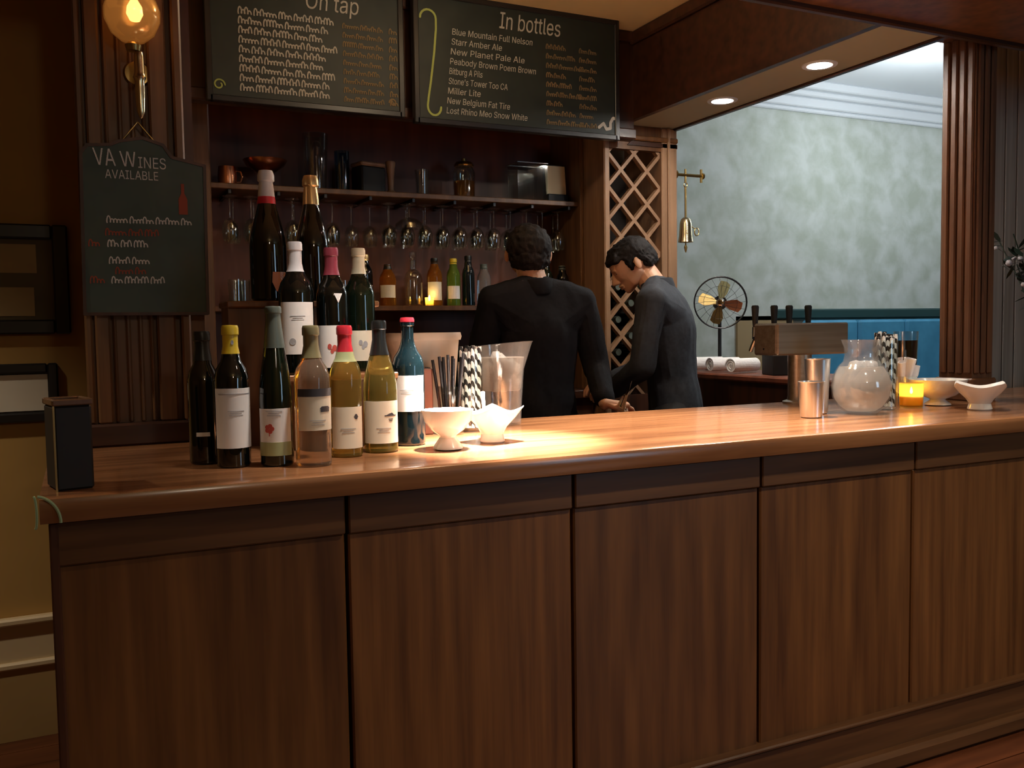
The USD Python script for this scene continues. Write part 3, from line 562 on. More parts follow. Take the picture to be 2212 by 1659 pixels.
# ================================================================== THINGS ON THE BAR
def bowl_round(R, H, foot_r, foot_h, th=.004):
    o = [(0, .002), (foot_r * .8, .0), (foot_r, .003), (foot_r * .98, foot_h * .25), (foot_r * .55, foot_h * .9), (foot_r * .6, foot_h * 1.05), (R * .62, foot_h + (H - foot_h) * .22), (R * .88, foot_h + (H - foot_h) * .55), (R * .97, H - .006), (R, H)]
    i = [(R - th * .6, H), (R * .93, H - .008), (R * .83, foot_h + (H - foot_h) * .58), (R * .55, foot_h + (H - foot_h) * .30), (0, foot_h + .006)]
    return lathe(o + i, 48)
k = thing('pedestal_bowl', 'white ceramic bowl on a flared foot under the bar spotlight', 'bowl', (.800, 2.045, 1.0))
part(k, 'bowl', bowl_round(.064, .098, .036, .034), 'ceramic')
def square_bowl(R, H, foot):
    """a flared bowl with four raised pointed corners"""
    n, rows = 64, []
    for (f, z, c) in ((0, .0, 0), (.42, .0, 0), (.46, .004, 0), (.40, .022, 0), (.55, .04, .3), (.80, .062, .7), (1.0, H, 1), (.97, H, 1), (.76, .066, .7), (.50, .045, .3), (0, .034, 0)):
        ring = []
        for q in range(n):
            a = 2 * PI * q / n
            sq = 1 / max(abs(math.cos(a)), abs(math.sin(a))); k_ = 1 + c * (min(sq, 1.32) - 1) * .8
            r = R * f * (1 if c == 0 else k_) * (foot / .42 if c == 0 else 1)
            ring.append((r * math.cos(a), r * math.sin(a), z + c * .016 * (abs(math.cos(2 * a)) * -1 + .5)))
        rows.append(ring)
    V = [p for r_ in rows for p in r_]; F = []
    for i in range(len(rows) - 1):
        for q in range(n):
            a0, a1, b0, b1 = i * n + q, i * n + (q + 1) % n, (i + 1) * n + q, (i + 1) * n + (q + 1) % n
            F += [[a0, a1, b1], [a0, b1, b0]]
    m = trimesh.Trimesh(V, F); m.merge_vertices(); m.fix_normals(); return m
k = thing('square_bowl', 'white flared square bowl in front of the water pitcher', 'bowl', (.950, 2.115, 1.0), 20)
part(k, 'bowl', square_bowl(.066, .086, .45), 'ceramic')
k = thing('spoon', 'white ceramic spoon standing in the flared square bowl', 'spoon', (.950, 2.115, 1.037))
part(k, 'handle', tube([(-.012, .02, .002), (.0, .05, .045), (.008, .075, .088)], [.004, .004, .006], 8), 'ceramic')
k = thing('round_bowl', 'white round bowl beside the candle at the right end of the bar', 'bowl', (2.728, 2.225, 1.0))
part(k, 'bowl', bowl_round(.098, .092, .045, .022), 'ceramic')
k = thing('square_bowl', 'white flared square bowl at the foot of the right column', 'bowl', (2.69, 2.03, 1.0), 38)
part(k, 'bowl', square_bowl(.078, .085, .45), 'ceramic')

# pitcher of ice water
def spout(m, ang, amount, z0, z1, lift=0):
    v = m.vertices.copy(); a = np.arctan2(v[:, 1], v[:, 0]) - math.radians(ang); a = (a + PI) % (2 * PI) - PI
    w = np.exp(-(a / .36) ** 2) * np.clip((v[:, 2] - z0) / (z1 - z0), 0, 1) ** 2
    v[:, 0] += amount * w * math.cos(math.radians(ang)); v[:, 1] += amount * w * math.sin(math.radians(ang))
    w2 = .5 + .5 * np.cos(a); v[:, 2] += lift * w2 * np.clip((v[:, 2] - z0) / (z1 - z0), 0, 1)
    m.vertices = v; return m
k = thing('water_pitcher', 'tall clear tapered pitcher of ice water with a spout', 'pitcher', (1.155, 2.50, 1.0))
wall = [(0, 0), (.058, 0), (.060, .004), (.064, .08), (.071, .17), (.078, .236), (.079, .24), (.076, .24), (.069, .17), (.061, .08), (.057, .01), (0, .008)]
part(k, 'body', spout(lathe(wall, 64), -25, .022, .19, .24, .014), 'glass_frosty')
part(k, 'water', lathe([(0, .009), (.0562, .011), (.0605, .08), (.0683, .17), (.0722, .205), (0, .205)], 40), 'water')
part(k, 'ice_melt', lathe([(0, .105), (.058, .105), (.062, .115), (.0675, .17), (.0715, .206), (0, .206)], 40), 'cloudy_water', label='cloudy icy upper layer of the water')
R = random.Random(5); cl = []
for q in range(44):
    a, rr, z = R.uniform(0, 2 * PI), .05 * math.sqrt(R.random()), .108 + .092 * (q / 44) + R.uniform(0, .012)
    b = bx(-.013, .013, -.013, .013, -.013, .013, .004); b = rot(rot(b, R.uniform(0, 90)), R.uniform(0, 90), (1, 0, 0)); part(k, 'ice_cube', moved(b, rr * math.cos(a), rr * math.sin(a), z), 'ice', False)
k = thing('globe_pitcher', 'round bellied clear glass pitcher of cloudy ice water near the right end', 'pitcher', (2.280, 2.150, 1.0))
op = [(0, 0), (.045, 0), (.05, .004), (.07, .02), (.088, .05), (.0945, .09), (.088, .125), (.07, .155), (.056, .17), (.052, .19), (.054, .215), (.063, .238)]
ip = [(.061, .238), (.051, .214), (.0495, .19), (.053, .171), (.068, .153), (.0855, .124), (.0915, .09), (.085, .052), (.067, .024), (.046, .009), (0, .008)]
part(k, 'body', spout(lathe(op + ip, 64), 205, .045, .19, .238, .004), 'glass_frosty')
part(k, 'water', lathe([(0, .0095), (.0445, .0102), (.066, .026), (.084, .053), (.0905, .09), (.0845, .123), (.067, .152), (0, .152)], 40), 'cloudy_water')
part(k, 'handle', tube([(.052, 0, .205), (.085, .0, .215), (.11, 0, .19), (.115, 0, .15), (.10, 0, .115), (.088, 0, .10)], .007, 10), 'glass_frosty')
for q in range(9):
    a, rr = R.uniform(0, 2 * PI), R.uniform(.01, .042)
    b = rot(rot(bx(-.013, .013, -.013, .013, -.013, .013, .004), R.uniform(0, 90)), R.uniform(0, 90), (1, 0, 0)); part(k, 'ice_cube', moved(b, rr * math.cos(a), rr * math.sin(a), .156), 'ice', False)

def straw_jar(name, label, loc, R_, H_, n, Ls, mat, r, jar=True, lean=.12, seed=1):
    t = thing(name, label, 'straw holder', loc); Q = random.Random(seed)
    if jar: part(t, 'glass', lathe([(0, 0), (R_ * .92, 0), (R_, .004), (R_, H_), (R_ - .003, H_), (R_ - .003, .012), (0, .010)], 36), 'glass')
    for q in range(n):
        rr = (R_ - .004 - r) * math.sqrt((q + .5) / n) * .98; a = q * 2.39996
        L = Ls + Q.uniform(-.012, .012); d = lean * rr / R_
        b = (rr * .86 * math.cos(a), rr * .86 * math.sin(a), .0125); s_ = 1 + (d * L / max(rr, .002)) * .5
        e = (b[0] * s_, b[1] * s_, L)
        part(t, 'straw', cyl(b, e, r, 8), mat, True)
    return t
straw_jar('straw_tumbler', 'clear tumbler of black straws beside the bowls', (.925, 2.34, 1.0), .036, .135, 12, .215, 'straw_black', .0045, True, .45, 3)
straw_jar('straw_jar', 'tall jar of black and white striped straws beside the tall water pitcher', (1.000, 2.37, 1.0), .036, .20, 19, .236, 'straw_stripe', .0062, True, .1, 4)
straw_jar('straw_jar', 'tall jar of black and white striped straws beside the globe pitcher', (2.448, 2.205, 1.0), .040, .235, 19, .255, 'straw_stripe', .0064, True, .1, 9)
k = thing('dark_caddy', 'small dark reddish caddy left of the black straws', 'caddy', (.868, 2.395, 1.0), -10)
part(k, 'body', bx(-.02, .02, -.03, .03, 0, .185, .003), 'red_wood', False)
part(k, 'slot', bx(-.014, .014, -.024, .024, .183, .187), 'groove', False)
k = thing('ice_tub', 'cream plastic tub with a rolled rim behind the front bottles', 'tub', (.915, 2.53, 1.0))
part(k, 'body', lathe([(0, 0), (.078, 0), (.084, .006), (.108, .268), (.105, .268), (.081, .012), (0, .010)], 48), 'tub_plastic')
part(k, 'rim', lathe([(.104, .262), (.113, .262), (.116, .272), (.113, .284), (.105, .284), (.104, .262)], 48), 'tub_plastic')
def tin(label, loc, r0, r1, H):
    t = thing('shaker_tin', label, 'shaker tin', loc)
    part(t, 'cup', lathe([(0, .003), (r0 - .004, 0), (r0, .004), (r1, H - .004), (r1 + .001, H), (r1 - .001, H), (r1 - .002, H - .005), (r0 - .002, .008), (0, .006)], 48), 'steel')
    return t
tin('shorter stainless steel shaker tin left of the globe pitcher', (2.058, 2.140, 1.0), .033, .040, .114)
tin('taller stainless steel shaker tin behind the short one', (2.165, 2.225, 1.0), .033, .041, .180)
k = thing('votive_candle', 'lit candle in a glowing yellow glass at the right end of the bar', 'candle', (2.585, 2.215, 1.0))
part(k, 'glass', lathe([(0, 0), (.034, 0), (.038, .004), (.040, .085), (.0375, .085), (.035, .008), (0, .008)], 32), 'candle_glass')
part(k, 'wax', lathe([(0, .0085), (.033, .0095), (.034, .04), (0, .04)], 24), 'wax')
part(k, 'flame', lathe([(0, .046), (.004, .05), (.0055, .056), (.003, .066), (0, .073)], 12), 'flame')
k = thing('napkin_glass', 'short glass holding crumpled pale napkins behind the candle', 'glass', (2.70, 2.345, 1.0))
part(k, 'glass', lathe([(0, 0), (.036, 0), (.038, .004), (.044, .10), (.042, .10), (.035, .010), (0, .008)], 32), 'glass')
for q in range(7):
    a = q * .9
    g = lathe([(0, .02), (.012, .05), (.02, .11), (.03, .142 + .012 * (q % 3)), (.026, .142 + .012 * (q % 3)), (.010, .09), (0, .06)], 10)
    v_ = g.vertices.copy(); v_[:, 0] += .008 * np.sin(v_[:, 2] * 120 + q); v_[:, 1] *= .5; g.vertices = v_
    part(k, 'napkin', moved(rot(rot(g, 9, (0, 1, 0)), math.degrees(a)), .008 * math.cos(a), .008 * math.sin(a), .0), 'napkin', 60)
k = thing('dark_pint', 'pint glass of dark drink behind the striped straws at right', 'glass', (2.885, 2.50, 1.0))
part(k, 'glass', lathe([(0, 0), (.033, 0), (.036, .004), (.046, .26), (.044, .26), (.034, .012), (0, .01)], 36), 'glass')
part(k, 'drink', lathe([(0, .0125), (.0332, .0135), (.042, .225), (0, .225)], 28), 'bottle_black')

# beer tap tower
k = thing('beer_tower', 'stainless T shaped beer tower with four black handles at the back of the bar', 'beer tap', (2.405, 2.56, 1.0))
part(k, 'leg', lathe([(0, 0), (.062, 0), (.062, .008), (.046, .014), (.043, .03), (.043, .185), (0, .185)], 36), 'steel_brushed')
part(k, 'cross_box', bx(-.165, .178, -.065, .062, .182, .298, .006), 'steel_brushed', False)
part(k, 'end_plate', bx(-.168, -.164, -.058, .055, .188, .292, .002), 'steel_brushed', False)
part(k, 'bolt', lathe([(0, -.172), (.004, -.172), (.004, -.168), (0, -.168)], 10).apply_transform(trimesh.transformations.rotation_matrix(-PI / 2, [0, 1, 0])).apply_translation([-.34, 0, .205]), 'chrome')
for xx in (-.125, -.034, .04, .135):
    fc = part(k, 'faucet', cat([cyl((xx, .06, .245), (xx, .10, .245), .012, 12), cyl((xx, .10, .285), (xx, .10, .24), .011, 12), cyl((xx, .10, .24), (xx, .125, .195), .008, 12)]), 'chrome')
    part(fc, 'tap_handle', lathe([(0, .283), (.008, .283), (.010, .30), (.013, .345), (.014, .36), (.011, .366), (0, .367)], 16, (xx, .10, 0)), 'black_plastic')
# towels and fan on the sill
for q, (yy, L, lab) in enumerate(((3.755, .10, 'rolled white towel on the sill, the farthest of three'), (3.615, .10, 'rolled white towel on the sill, the middle of three'), (3.47, .13, 'rolled white towel on the sill, nearest the beer tower'))):
    k = thing('rolled_towel', lab, 'towel', (2.90, yy, 1.062), 78 + 9 * q)
    sp = [( .036 * (1 - .8 * a / (5 * PI)) * math.cos(a), .037 + .036 * (1 - .8 * a / (5 * PI)) * math.sin(a)) for a in np.linspace(0, 5 * PI, 60)]
    roll = ext(LineString(sp).buffer(.0024), .17)
    part(k, 'roll', moved(upright(roll), 0, .085, 0), 'cloth_white', 60)
    part(k, 'core', cyl((0, -.08, .037), (0, .08, .037), .030, 16), 'cloth_white')
k = thing('desk_fan', 'small dark desk fan with a round wire guard and brass blades on the sill', 'fan', (3.0, 3.77, 1.062), -36)
FZ = .350
def ring(r, y, th, n=40): return tube([(r * math.cos(a), y, FZ + r * math.sin(a)) for a in np.linspace(0, 2 * PI, n, endpoint=False)], th, 6, True)
part(k, 'guard_rim', cat([ring(.132, -.03, .0045), ring(.132, .0, .0035)]), 'dark_metal')
part(k, 'guard_wires', cat([tube([(.02 * math.cos(a), -.048, FZ + .02 * math.sin(a)), (.08 * math.cos(a + .25), -.045, FZ + .08 * math.sin(a + .25)), (.132 * math.cos(a + .35), -.03, FZ + .132 * math.sin(a + .35))], .0009, 5) for a in np.linspace(0, 2 * PI, 20, endpoint=False)] + [ring(.085, -.045, .0009)]), 'dark_metal')
part(k, 'hub_cap', rot(lathe([(0, .056), (.016, .054), (.022, .046), (.022, .03), (0, .03)], 24), 90, (1, 0, 0)).apply_translation([0, 0, FZ]), 'chrome')
part(k, 'motor', rot(lathe([(0, -.10), (.03, -.09), (.038, -.05), (.036, -.012), (0, -.01)], 24), 90, (1, 0, 0)).apply_translation([0, 0, FZ]), 'dark_metal')
for q in range(4):
    bl = Polygon([(.018, -.008), (.05, -.03), (.095, -.04), (.11, -.02), (.112, .012), (.08, .026), (.045, .018), (.018, .01)])
    m = moved(upright(ext(bl, .0015)), 0, 0, 0); m = rot(m, 16, (1, 0, 0)); m = rot(m, 8 + 90 * q, (0, 1, 0)); part(k, 'blade', moved(m, 0, -.018, FZ), 'copper' if q == 0 else 'brass', False)
part(k, 'pole', cyl((0, .05, .02), (0, .05, FZ - .02), .009, 12), 'dark_metal')
part(k, 'base', lathe([(0, 0), (.075, 0), (.078, .006), (.07, .016), (.02, .026), (0, .026)], 36, (0, .05, 0)), 'dark_metal')
k = thing('sill_caddy', 'small black caddy on the sill behind the beer tower', 'caddy', (2.90, 3.235, 1.062), 70)
part(k, 'body', bx(-.07, .07, -.045, .045, 0, .094, .004), 'black_plastic', False)
part(k, 'divider', bx(-.004, .004, -.04, .04, .094, .104), 'steel', False)
# bell on its bracket
k = thing('bar_bell', 'brass bell hanging from a bracket on the wine rack post', 'bell', (2.80, 3.88, 2.075))
part(k, 'bracket', cat([cyl((-.0, 0, 0), (.006, 0, 0), .022, 14), cyl((-.0, 0, 0), (.165, 0, 0), .008, 12), cyl((.165, 0, -.034), (.165, 0, .034), .007, 10), cyl((.168, 0, 0), (.178, 0, 0), .016, 14)]), 'brass')
part(k, 'hook', cat([cyl((.065, 0, .03), (.065, 0, -.04), .006, 10), tube([(.065 + .01 * math.cos(a), 0, -.05 + .012 * math.sin(a)) for a in np.linspace(0, 2 * PI, 14, endpoint=False)], .003, 6, True)]), 'brass')
part(k, 'rod', cyl((.065, 0, -.062), (.065, 0, -.225), .006, 10), 'brass')
be_ = part(k, 'bell', lathe([(0, -.215), (.012, -.217), (.025, -.228), (.031, -.25), (.034, -.31), (.040, -.345), (.038, -.345), (.031, -.305), (.028, -.25), (.02, -.23), (0, -.222)], 32, (.065, 0, 0)), 'brass_pale')
part(be_, 'clapper', cat([cyl((.065, 0, -.23), (.065, 0, -.37), .004, 8), lathe([(0, -.40), (.004, -.395), (.009, -.372), (.005, -.36), (0, -.358)], 14, (.065, 0, 0))]), 'brass')
part(be_, 'pull_ring', tube([(.135 + .014 * math.cos(a), 0, -.29 + .020 * math.sin(a)) for a in np.linspace(0, 2 * PI, 20, endpoint=False)], .0028, 6, True), 'brass')
part(be_, 'ring_arm', cyl((.098, 0, -.26), (.124, 0, -.275), .0026, 6), 'brass')

# blue bench and rail in the far room
k = thing('blue_bench', 'blue padded bench back under the dark rail of the far room', 'bench')
for q in range(5):
    part(k, 'back_pad', bx(4.84 + q * .5, 4.84 + q * .5 + .49, 5.05, 5.15, .55, 1.325, .02), 'blue_pad', False)
part(k, 'seat', bx(4.84, 7.34, 4.6, 5.05, .40, .52, .02), 'blue_pad', False)
part(k, 'base', bx(4.86, 7.3, 4.66, 5.15, 0, .40), 'teal_dark', False)

# vase with dark foliage at the right edge
k = thing('foliage_vase', 'clear vase of dark leafy stems with pale berries at the right edge', 'vase', (3.72, 2.50, 1.0))
part(k, 'vase', lathe([(0, 0), (.045, 0), (.05, .004), (.046, .16), (.056, .30), (.053, .30), (.043, .16), (.046, .012), (0, .010)], 36), 'glass')
Q = random.Random(11); st_, lv, be = [], [], []
for q in range(16):
    a = Q.uniform(0, 2 * PI); sp_ = Q.uniform(.06, .24); L = Q.uniform(.42, .68)
    P3 = [(.02 * math.cos(a + 2), .02 * math.sin(a + 2), .015), (.03 * math.cos(a), .03 * math.sin(a), .28), (sp_ * .6 * math.cos(a), sp_ * .6 * math.sin(a), L * .75), (sp_ * math.cos(a), sp_ * math.sin(a), L)]
    part(k, 'stem', tube(P3, .0028, 5), 'leaf', True)
    for j in range(9):
        tt = Q.uniform(.55, 1); c = np.array(P3[1]) * (1 - tt) + np.array(P3[3]) * tt + np.array([Q.uniform(-.03, .03) for _ in range(3)])
        lf = ext(Polygon([(0, 0), (.018, .012), (.045, .014), (.07, 0), (.045, -.014), (.018, -.012)]), .0008)
        lf = rot(rot(lf, Q.uniform(-60, 60), (0, 1, 0)), Q.uniform(0, 360)); lf.apply_translation(c); lv.append(lf)
    for j in range(2):
        b = trimesh.creation.icosphere(1, Q.uniform(.008, .014)); b.apply_translation(np.array(P3[3]) + [Q.uniform(-.04, .04), Q.uniform(-.04, .04), Q.uniform(-.12, .05)]); be.append(b)
part(k, 'foliage', cat(lv), 'leaf', False, 'dark small leaves', 'stuff')
for b in be: part(k, 'berry', b, 'berry', True)

# framed pictures on the tan wall
def frame(label, x0, x1, z0, z1, wins, fw_=.05, mat_='mat_board'):
    t = thing('framed_picture', label, 'picture frame')
    y = 3.25
    part(t, 'frame', cat([bx(x0, x0 + fw_, y - .03, y, z0, z1, .005), bx(x1 - fw_, x1, y - .03, y, z0, z1, .005), bx(x0 + fw_, x1 - fw_, y - .03, y, z0, z0 + fw_, .005), bx(x0 + fw_, x1 - fw_, y - .03, y, z1 - fw_, z1, .005)]), 'black_frame', False)
    part(t, 'mat', bx(x0 + fw_, x1 - fw_, y - .012, y, z0 + fw_, z1 - fw_), mat_, False)
    for (a, b, c, d, mt) in wins: part(t, 'picture', bx(a, b, y - .014, y - .012, c, d), mt, False)
frame('black framed pair of tan pictures, the upper one on the tan wall', -.62, -.024, 1.298, 1.642, [(-.54, -.115, 1.49, 1.58, 'print_tan'), (-.54, -.125, 1.355, 1.445, 'print_tan')], .045)
frame('black framed pale document, the lower one on the tan wall', -.66, -.068, 1.02, 1.205, [(-.60, -.088, 1.055, 1.17, 'print_pale')], .03, 'black_frame')

# ================================================================== BACK BAR CONTENTS
def glassware(name, label, loc, profile, mat='glass', n=24, group=None, category='glass'):
    t = thing(name, label, category, loc, group=group)
    part(t, 'bowl', lathe(profile, n), mat); return t
ORD = ['first', 'second', 'third', 'fourth', 'fifth', 'sixth', 'seventh', 'eighth', 'ninth', 'tenth', 'eleventh', 'twelfth', 'thirteenth', 'fourteenth', 'fifteenth', 'sixteenth', 'seventeenth', 'eighteenth', 'nineteenth', 'twentieth']
# hanging stemware: rim down
sg = thing('hanging_wine_glass', 'hanging stemmed wine glass, leftmost in the front row under the upper shelf', 'wine glass', (.62, 4.17, 1.70), group='stemware hanging under the upper shelf')
part(sg, 'bowl', lathe([(.030, 0), (.0365, .035), (.036, .06), (.026, .088), (.006, .102), (0, .103), (0, .099), (.023, .084), (.034, .058), (.0345, .035), (.0285, 0), (.030, 0)], 24), 'glass')
part(sg, 'stem', lathe([(0, .102), (.0045, .102), (.0034, .13), (.0034, .175), (.006, .188), (0, .188)], 12), 'glass')
part(sg, 'foot', lathe([(0, .188), (.012, .1885), (.032, .1955), (.032, .197), (0, .197)], 24), 'glass')
n = 0
for row, yy in enumerate((4.17, 4.28)):
    for q in range(19):
        xx = .62 + q * .0915 + (.0 if row == 0 else .03)
        if row == 0 and q in (0, 6, 7): continue
        n += 1
        dup(sg, (xx, yy, 1.70), 0, f'hanging stemmed wine glass, {ORD[q]} from the left in the {("front", "rear")[row]} row under the upper shelf')
k = thing('coupe_glass', 'wide coupe glass hanging among the stemware under the upper shelf', 'cocktail glass', (1.45, 4.16, 1.72))
part(k, 'bowl', lathe([(.072, .06), (.066, .085), (.04, .105), (.006, .115), (0, .116), (0, .112), (.038, .102), (.064, .083), (.070, .06), (.072, .06)], 32), 'glass')
part(k, 'stem', lathe([(0, .115), (.004, .115), (.0035, .165), (0, .165)], 12), 'glass')
part(k, 'foot', lathe([(0, .165), (.034, .172), (.034, .177), (0, .177)], 24), 'glass')
# upper shelf things
ZU = 1.94
k = thing('copper_mug', 'small copper mug at the left end of the upper shelf', 'mug', (.615, 4.18, ZU))
part(k, 'cup', lathe([(0, 0), (.034, 0), (.038, .006), (.041, .04), (.037, .085), (.035, .085), (.038, .04), (.035, .01), (0, .008)], 32), 'copper')
part(k, 'handle', tube([(.036, 0, .07), (.058, 0, .066), (.064, 0, .045), (.056, 0, .022), (.038, 0, .02)], .004, 8), 'copper')
k = thing('copper_bowl', 'wide copper footed bowl on the upper shelf behind the white topped bottle', 'bowl', (.785, 4.20, ZU))
part(k, 'bowl', lathe([(0, 0), (.045, 0), (.047, .006), (.018, .02), (.015, .06), (.05, .08), (.085, .105), (.097, .128), (.094, .128), (.08, .108), (.04, .086), (0, .078)], 36), 'copper')
k = thing('cylinder_vase', 'tall clear glass cylinder vase, the tallest thing on the upper shelf', 'vase', (1.015, 4.20, ZU))
part(k, 'glass', lathe([(0, 0), (.046, 0), (.048, .004), (.060, .262), (.0565, .262), (.0445, .010), (0, .008)], 36), 'glass')
k = thing('blue_tumbler', 'blue tinted tall tumbler right of the tall cylinder vase', 'glass', (1.135, 4.19, ZU))
M['blue_glass'] = pane('blue_glass', (.45, .66, .80), .08)
part(k, 'glass', lathe([(0, 0), (.03, 0), (.033, .004), (.035, .19), (.032, .19), (.029, .010), (0, .008)], 28), 'blue_glass')
k = thing('dark_canister', 'black square canister with a tan lid on the upper shelf', 'canister', (1.265, 4.2, ZU), 15)
part(k, 'body', bx(-.065, .065, -.05, .05, 0, .125, .006), 'black_plastic', False)
part(k, 'lid', bx(-.068, .068, -.053, .053, .125, .145, .006), 'rack_wood', False)
k = thing('candle_holder', 'slim tan candle holder right of the black canister', 'candle holder', (1.365, 4.17, ZU))
part(k, 'body', lathe([(0, 0), (.026, 0), (.027, .008), (.014, .02), (.016, .08), (.024, .15), (.022, .155), (0, .145)], 24), 'rack_wood')
k = thing('shelf_tumbler', 'tall clear tumbler catching a bright white glint in the middle of the upper shelf', 'glass', (1.525, 4.17, ZU))
part(k, 'glass', lathe([(0, 0), (.027, 0), (.030, .004), (.037, .125), (.034, .125), (.027, .010), (0, .008)], 28), 'glass')
k = thing('lidded_jar', 'lidded glass jar with amber contents on the upper shelf', 'jar', (1.752, 4.19, ZU))
part(k, 'glass', lathe([(0, 0), (.05, 0), (.055, .006), (.056, .13), (.044, .155), (.042, .155), (.053, .128), (.052, .01), (0, .008)], 32), 'glass')
part(k, 'contents', lathe([(0, .0085), (.0505, .0105), (.0515, .085), (0, .085)], 24), 'amber_liquor')
part(k, 'lid', lathe([(0, .158), (.047, .158), (.05, .165), (.04, .18), (.012, .186), (.012, .198), (0, .20)], 28), 'brass')
k = thing('glass_box', 'clear rectangular glass box left of the cream card on the upper shelf', 'glass box', (2.105, 4.19, ZU))
part(k, 'panes', cat([bx(-.085, .085, -.06, -.057, 0, .19), bx(-.085, .085, .057, .06, 0, .19), bx(-.085, -.082, -.057, .057, 0, .19), bx(.082, .085, -.057, .057, 0, .19)]), 'glass', False)
part(k, 'floor', bx(-.082, .082, -.057, .057, .0, .004), 'glass', False)
part(k, 'rim', cat([bx(-.087, .087, -.062, -.056, .19, .194), bx(-.087, .087, .056, .062, .19, .194), bx(-.087, -.081, -.056, .056, .19, .194), bx(.081, .087, -.056, .056, .19, .194)]), 'steel', False)
k = thing('cream_card', 'blank cream card propped in a dark holder at the right end of the upper shelf', 'card', (2.262, 4.17, ZU))
part(k, 'card', rot(bx(-.058, .058, -.003, .0, .045, .195), -6, (1, 0, 0)), 'card_cream', False)
part(k, 'holder', cat([bx(-.06, .06, -.02, .03, 0, .045, .004), bx(-.065, .065, .024, .03, .0, .20)]), 'black_plastic', False)
# lower shelf bottles and glasses
ZL = 1.41
def liquor(label, x, H, R_, mat, capm, kind='bordeaux', labels=(), y=4.19):
    p = bottle_profile(kind, R_, H)
    t = thing('liquor_bottle', label, 'bottle', (x, y, ZL))
    part(t, 'glass_body', lathe(p, 28), mat); part(t, 'cap', capsule_mesh(p, H * .88, H), capm)
    for (a, b, mt) in labels: part(t, 'label', arc(R_ + .0004, a * H, b * H, facing(x, y) - 60, facing(x, y) + 60), mt)
k = thing('decanter', 'tall clear decanter with a stopper on the lower shelf', 'decanter', (1.475, 4.19, ZL))
part(k, 'glass', lathe([(0, 0), (.042, 0), (.046, .005), (.046, .13), (.038, .16), (.017, .18), (.016, .215), (.02, .222), (.014, .222), (.0135, .18), (.035, .156), (.043, .128), (.043, .010), (0, .008)], 32), 'glass')
part(k, 'stopper', lathe([(0, .216), (.012, .216), (.012, .224), (.02, .24), (.018, .262), (0, .27)], 20), 'glass')
liquor('amber liquor bottle with a pale label left of the tealight on the lower shelf', 1.585, .235, .038, 'amber_liquor', 'foil_black', labels=[(.12, .5, 'paper_cream')])
liquor('green liquor bottle with a yellow cap on the lower shelf', 1.685, .235, .034, 'green_liquor', 'foil_yellow', labels=[(.15, .42, 'paper')])
liquor('dark slender liquor bottle right of the green one on the lower shelf', 1.765, .25, .032, 'bottle_teal', 'foil_black')
liquor('clear liquor bottle standing left of the man with his back turned', 1.85, .21, .036, 'clear_liquor', 'foil_grey', labels=[(.1, .3, 'paper')])
liquor('amber liquor bottle half hidden by the champagne bottles on the lower shelf', .93, .24, .036, 'amber_liquor', 'foil_black', labels=[(.15, .5, 'orange_print')])
liquor('black liquor bottle right of the cream capped wine on the lower shelf', 1.235, .245, .036, 'bottle_black', 'foil_gold', labels=[(.15, .4, 'paper')])
liquor('brown liquor bottle with a squat cap, mid lower shelf', 1.345, .20, .040, 'amber_liquor', 'foil_black', labels=[(.2, .5, 'paper_cream')])
liquor('small bottle with a white label at the right end of the lower shelf', 2.30, .21, .035, 'bottle_black', 'foil_grey', labels=[(.45 * .6, .58, 'paper_cream')])
liquor('dark bottle second from the right end of the lower shelf', 2.205, .23, .036, 'bottle_green', 'foil_black')
liquor('short dark bottle hidden behind the men on the lower shelf', 2.10, .22, .037, 'bottle_teal', 'foil_red')
tg = thing('shelf_glass', 'clear highball glass on the lower shelf, leftmost in front', 'glass', (.635, 4.16, ZL), group='highball glasses on the lower shelf')
part(tg, 'glass', lathe([(0, 0), (.031, 0), (.034, .004), (.038, .12), (.0355, .12), (.031, .010), (0, .008)], 24), 'glass')
for xx, yy, lb in ((.725, 4.16, 'second from the left in front'), (.815, 4.17, 'third from the left in front'), (.68, 4.27, 'first of the rear pair'), (.77, 4.27, 'second of the rear pair'), (1.03, 4.16, 'first right of the champagne bottles'), (1.12, 4.17, 'second right of the champagne bottles')): dup(tg, (xx, yy, ZL), 0, 'clear highball glass on the lower shelf, ' + lb)
k = thing('tealight', 'tiny lit tealight glowing between the decanter and the amber bottle', 'candle', (1.53, 4.12, ZL))
part(k, 'cup', lathe([(0, 0), (.018, 0), (.02, .003), (.022, .04), (.0205, .04), (.018, .006), (0, .005)], 20), 'candle_glass')
part(k, 'flame', lathe([(0, .022), (.005, .028), (.006, .036), (0, .052)], 10), 'flame')
# bottles on the work counter of the hutch, seen under the lower shelf
cb = thing('counter_bottle', 'dark bottle on the work counter below the lower shelf, first from the left', 'bottle', (1.30, 4.10, .98), group='dark bottles below the lower shelf')
pr = bottle_profile('bordeaux', .036, .30)
part(cb, 'glass_body', lathe(pr, 24), 'bottle_green'); part(cb, 'cap', capsule_mesh(pr, .27, .30), 'foil_black')
for q, xx in enumerate((1.39, 1.48, 1.57, 1.66, 1.75, 1.84, 2.05, 2.15)): dup(cb, (xx, 4.10 + .03 * (q % 2), .98), 0, f'dark bottle on the work counter below the lower shelf, {ORD[q + 1]} from the left')
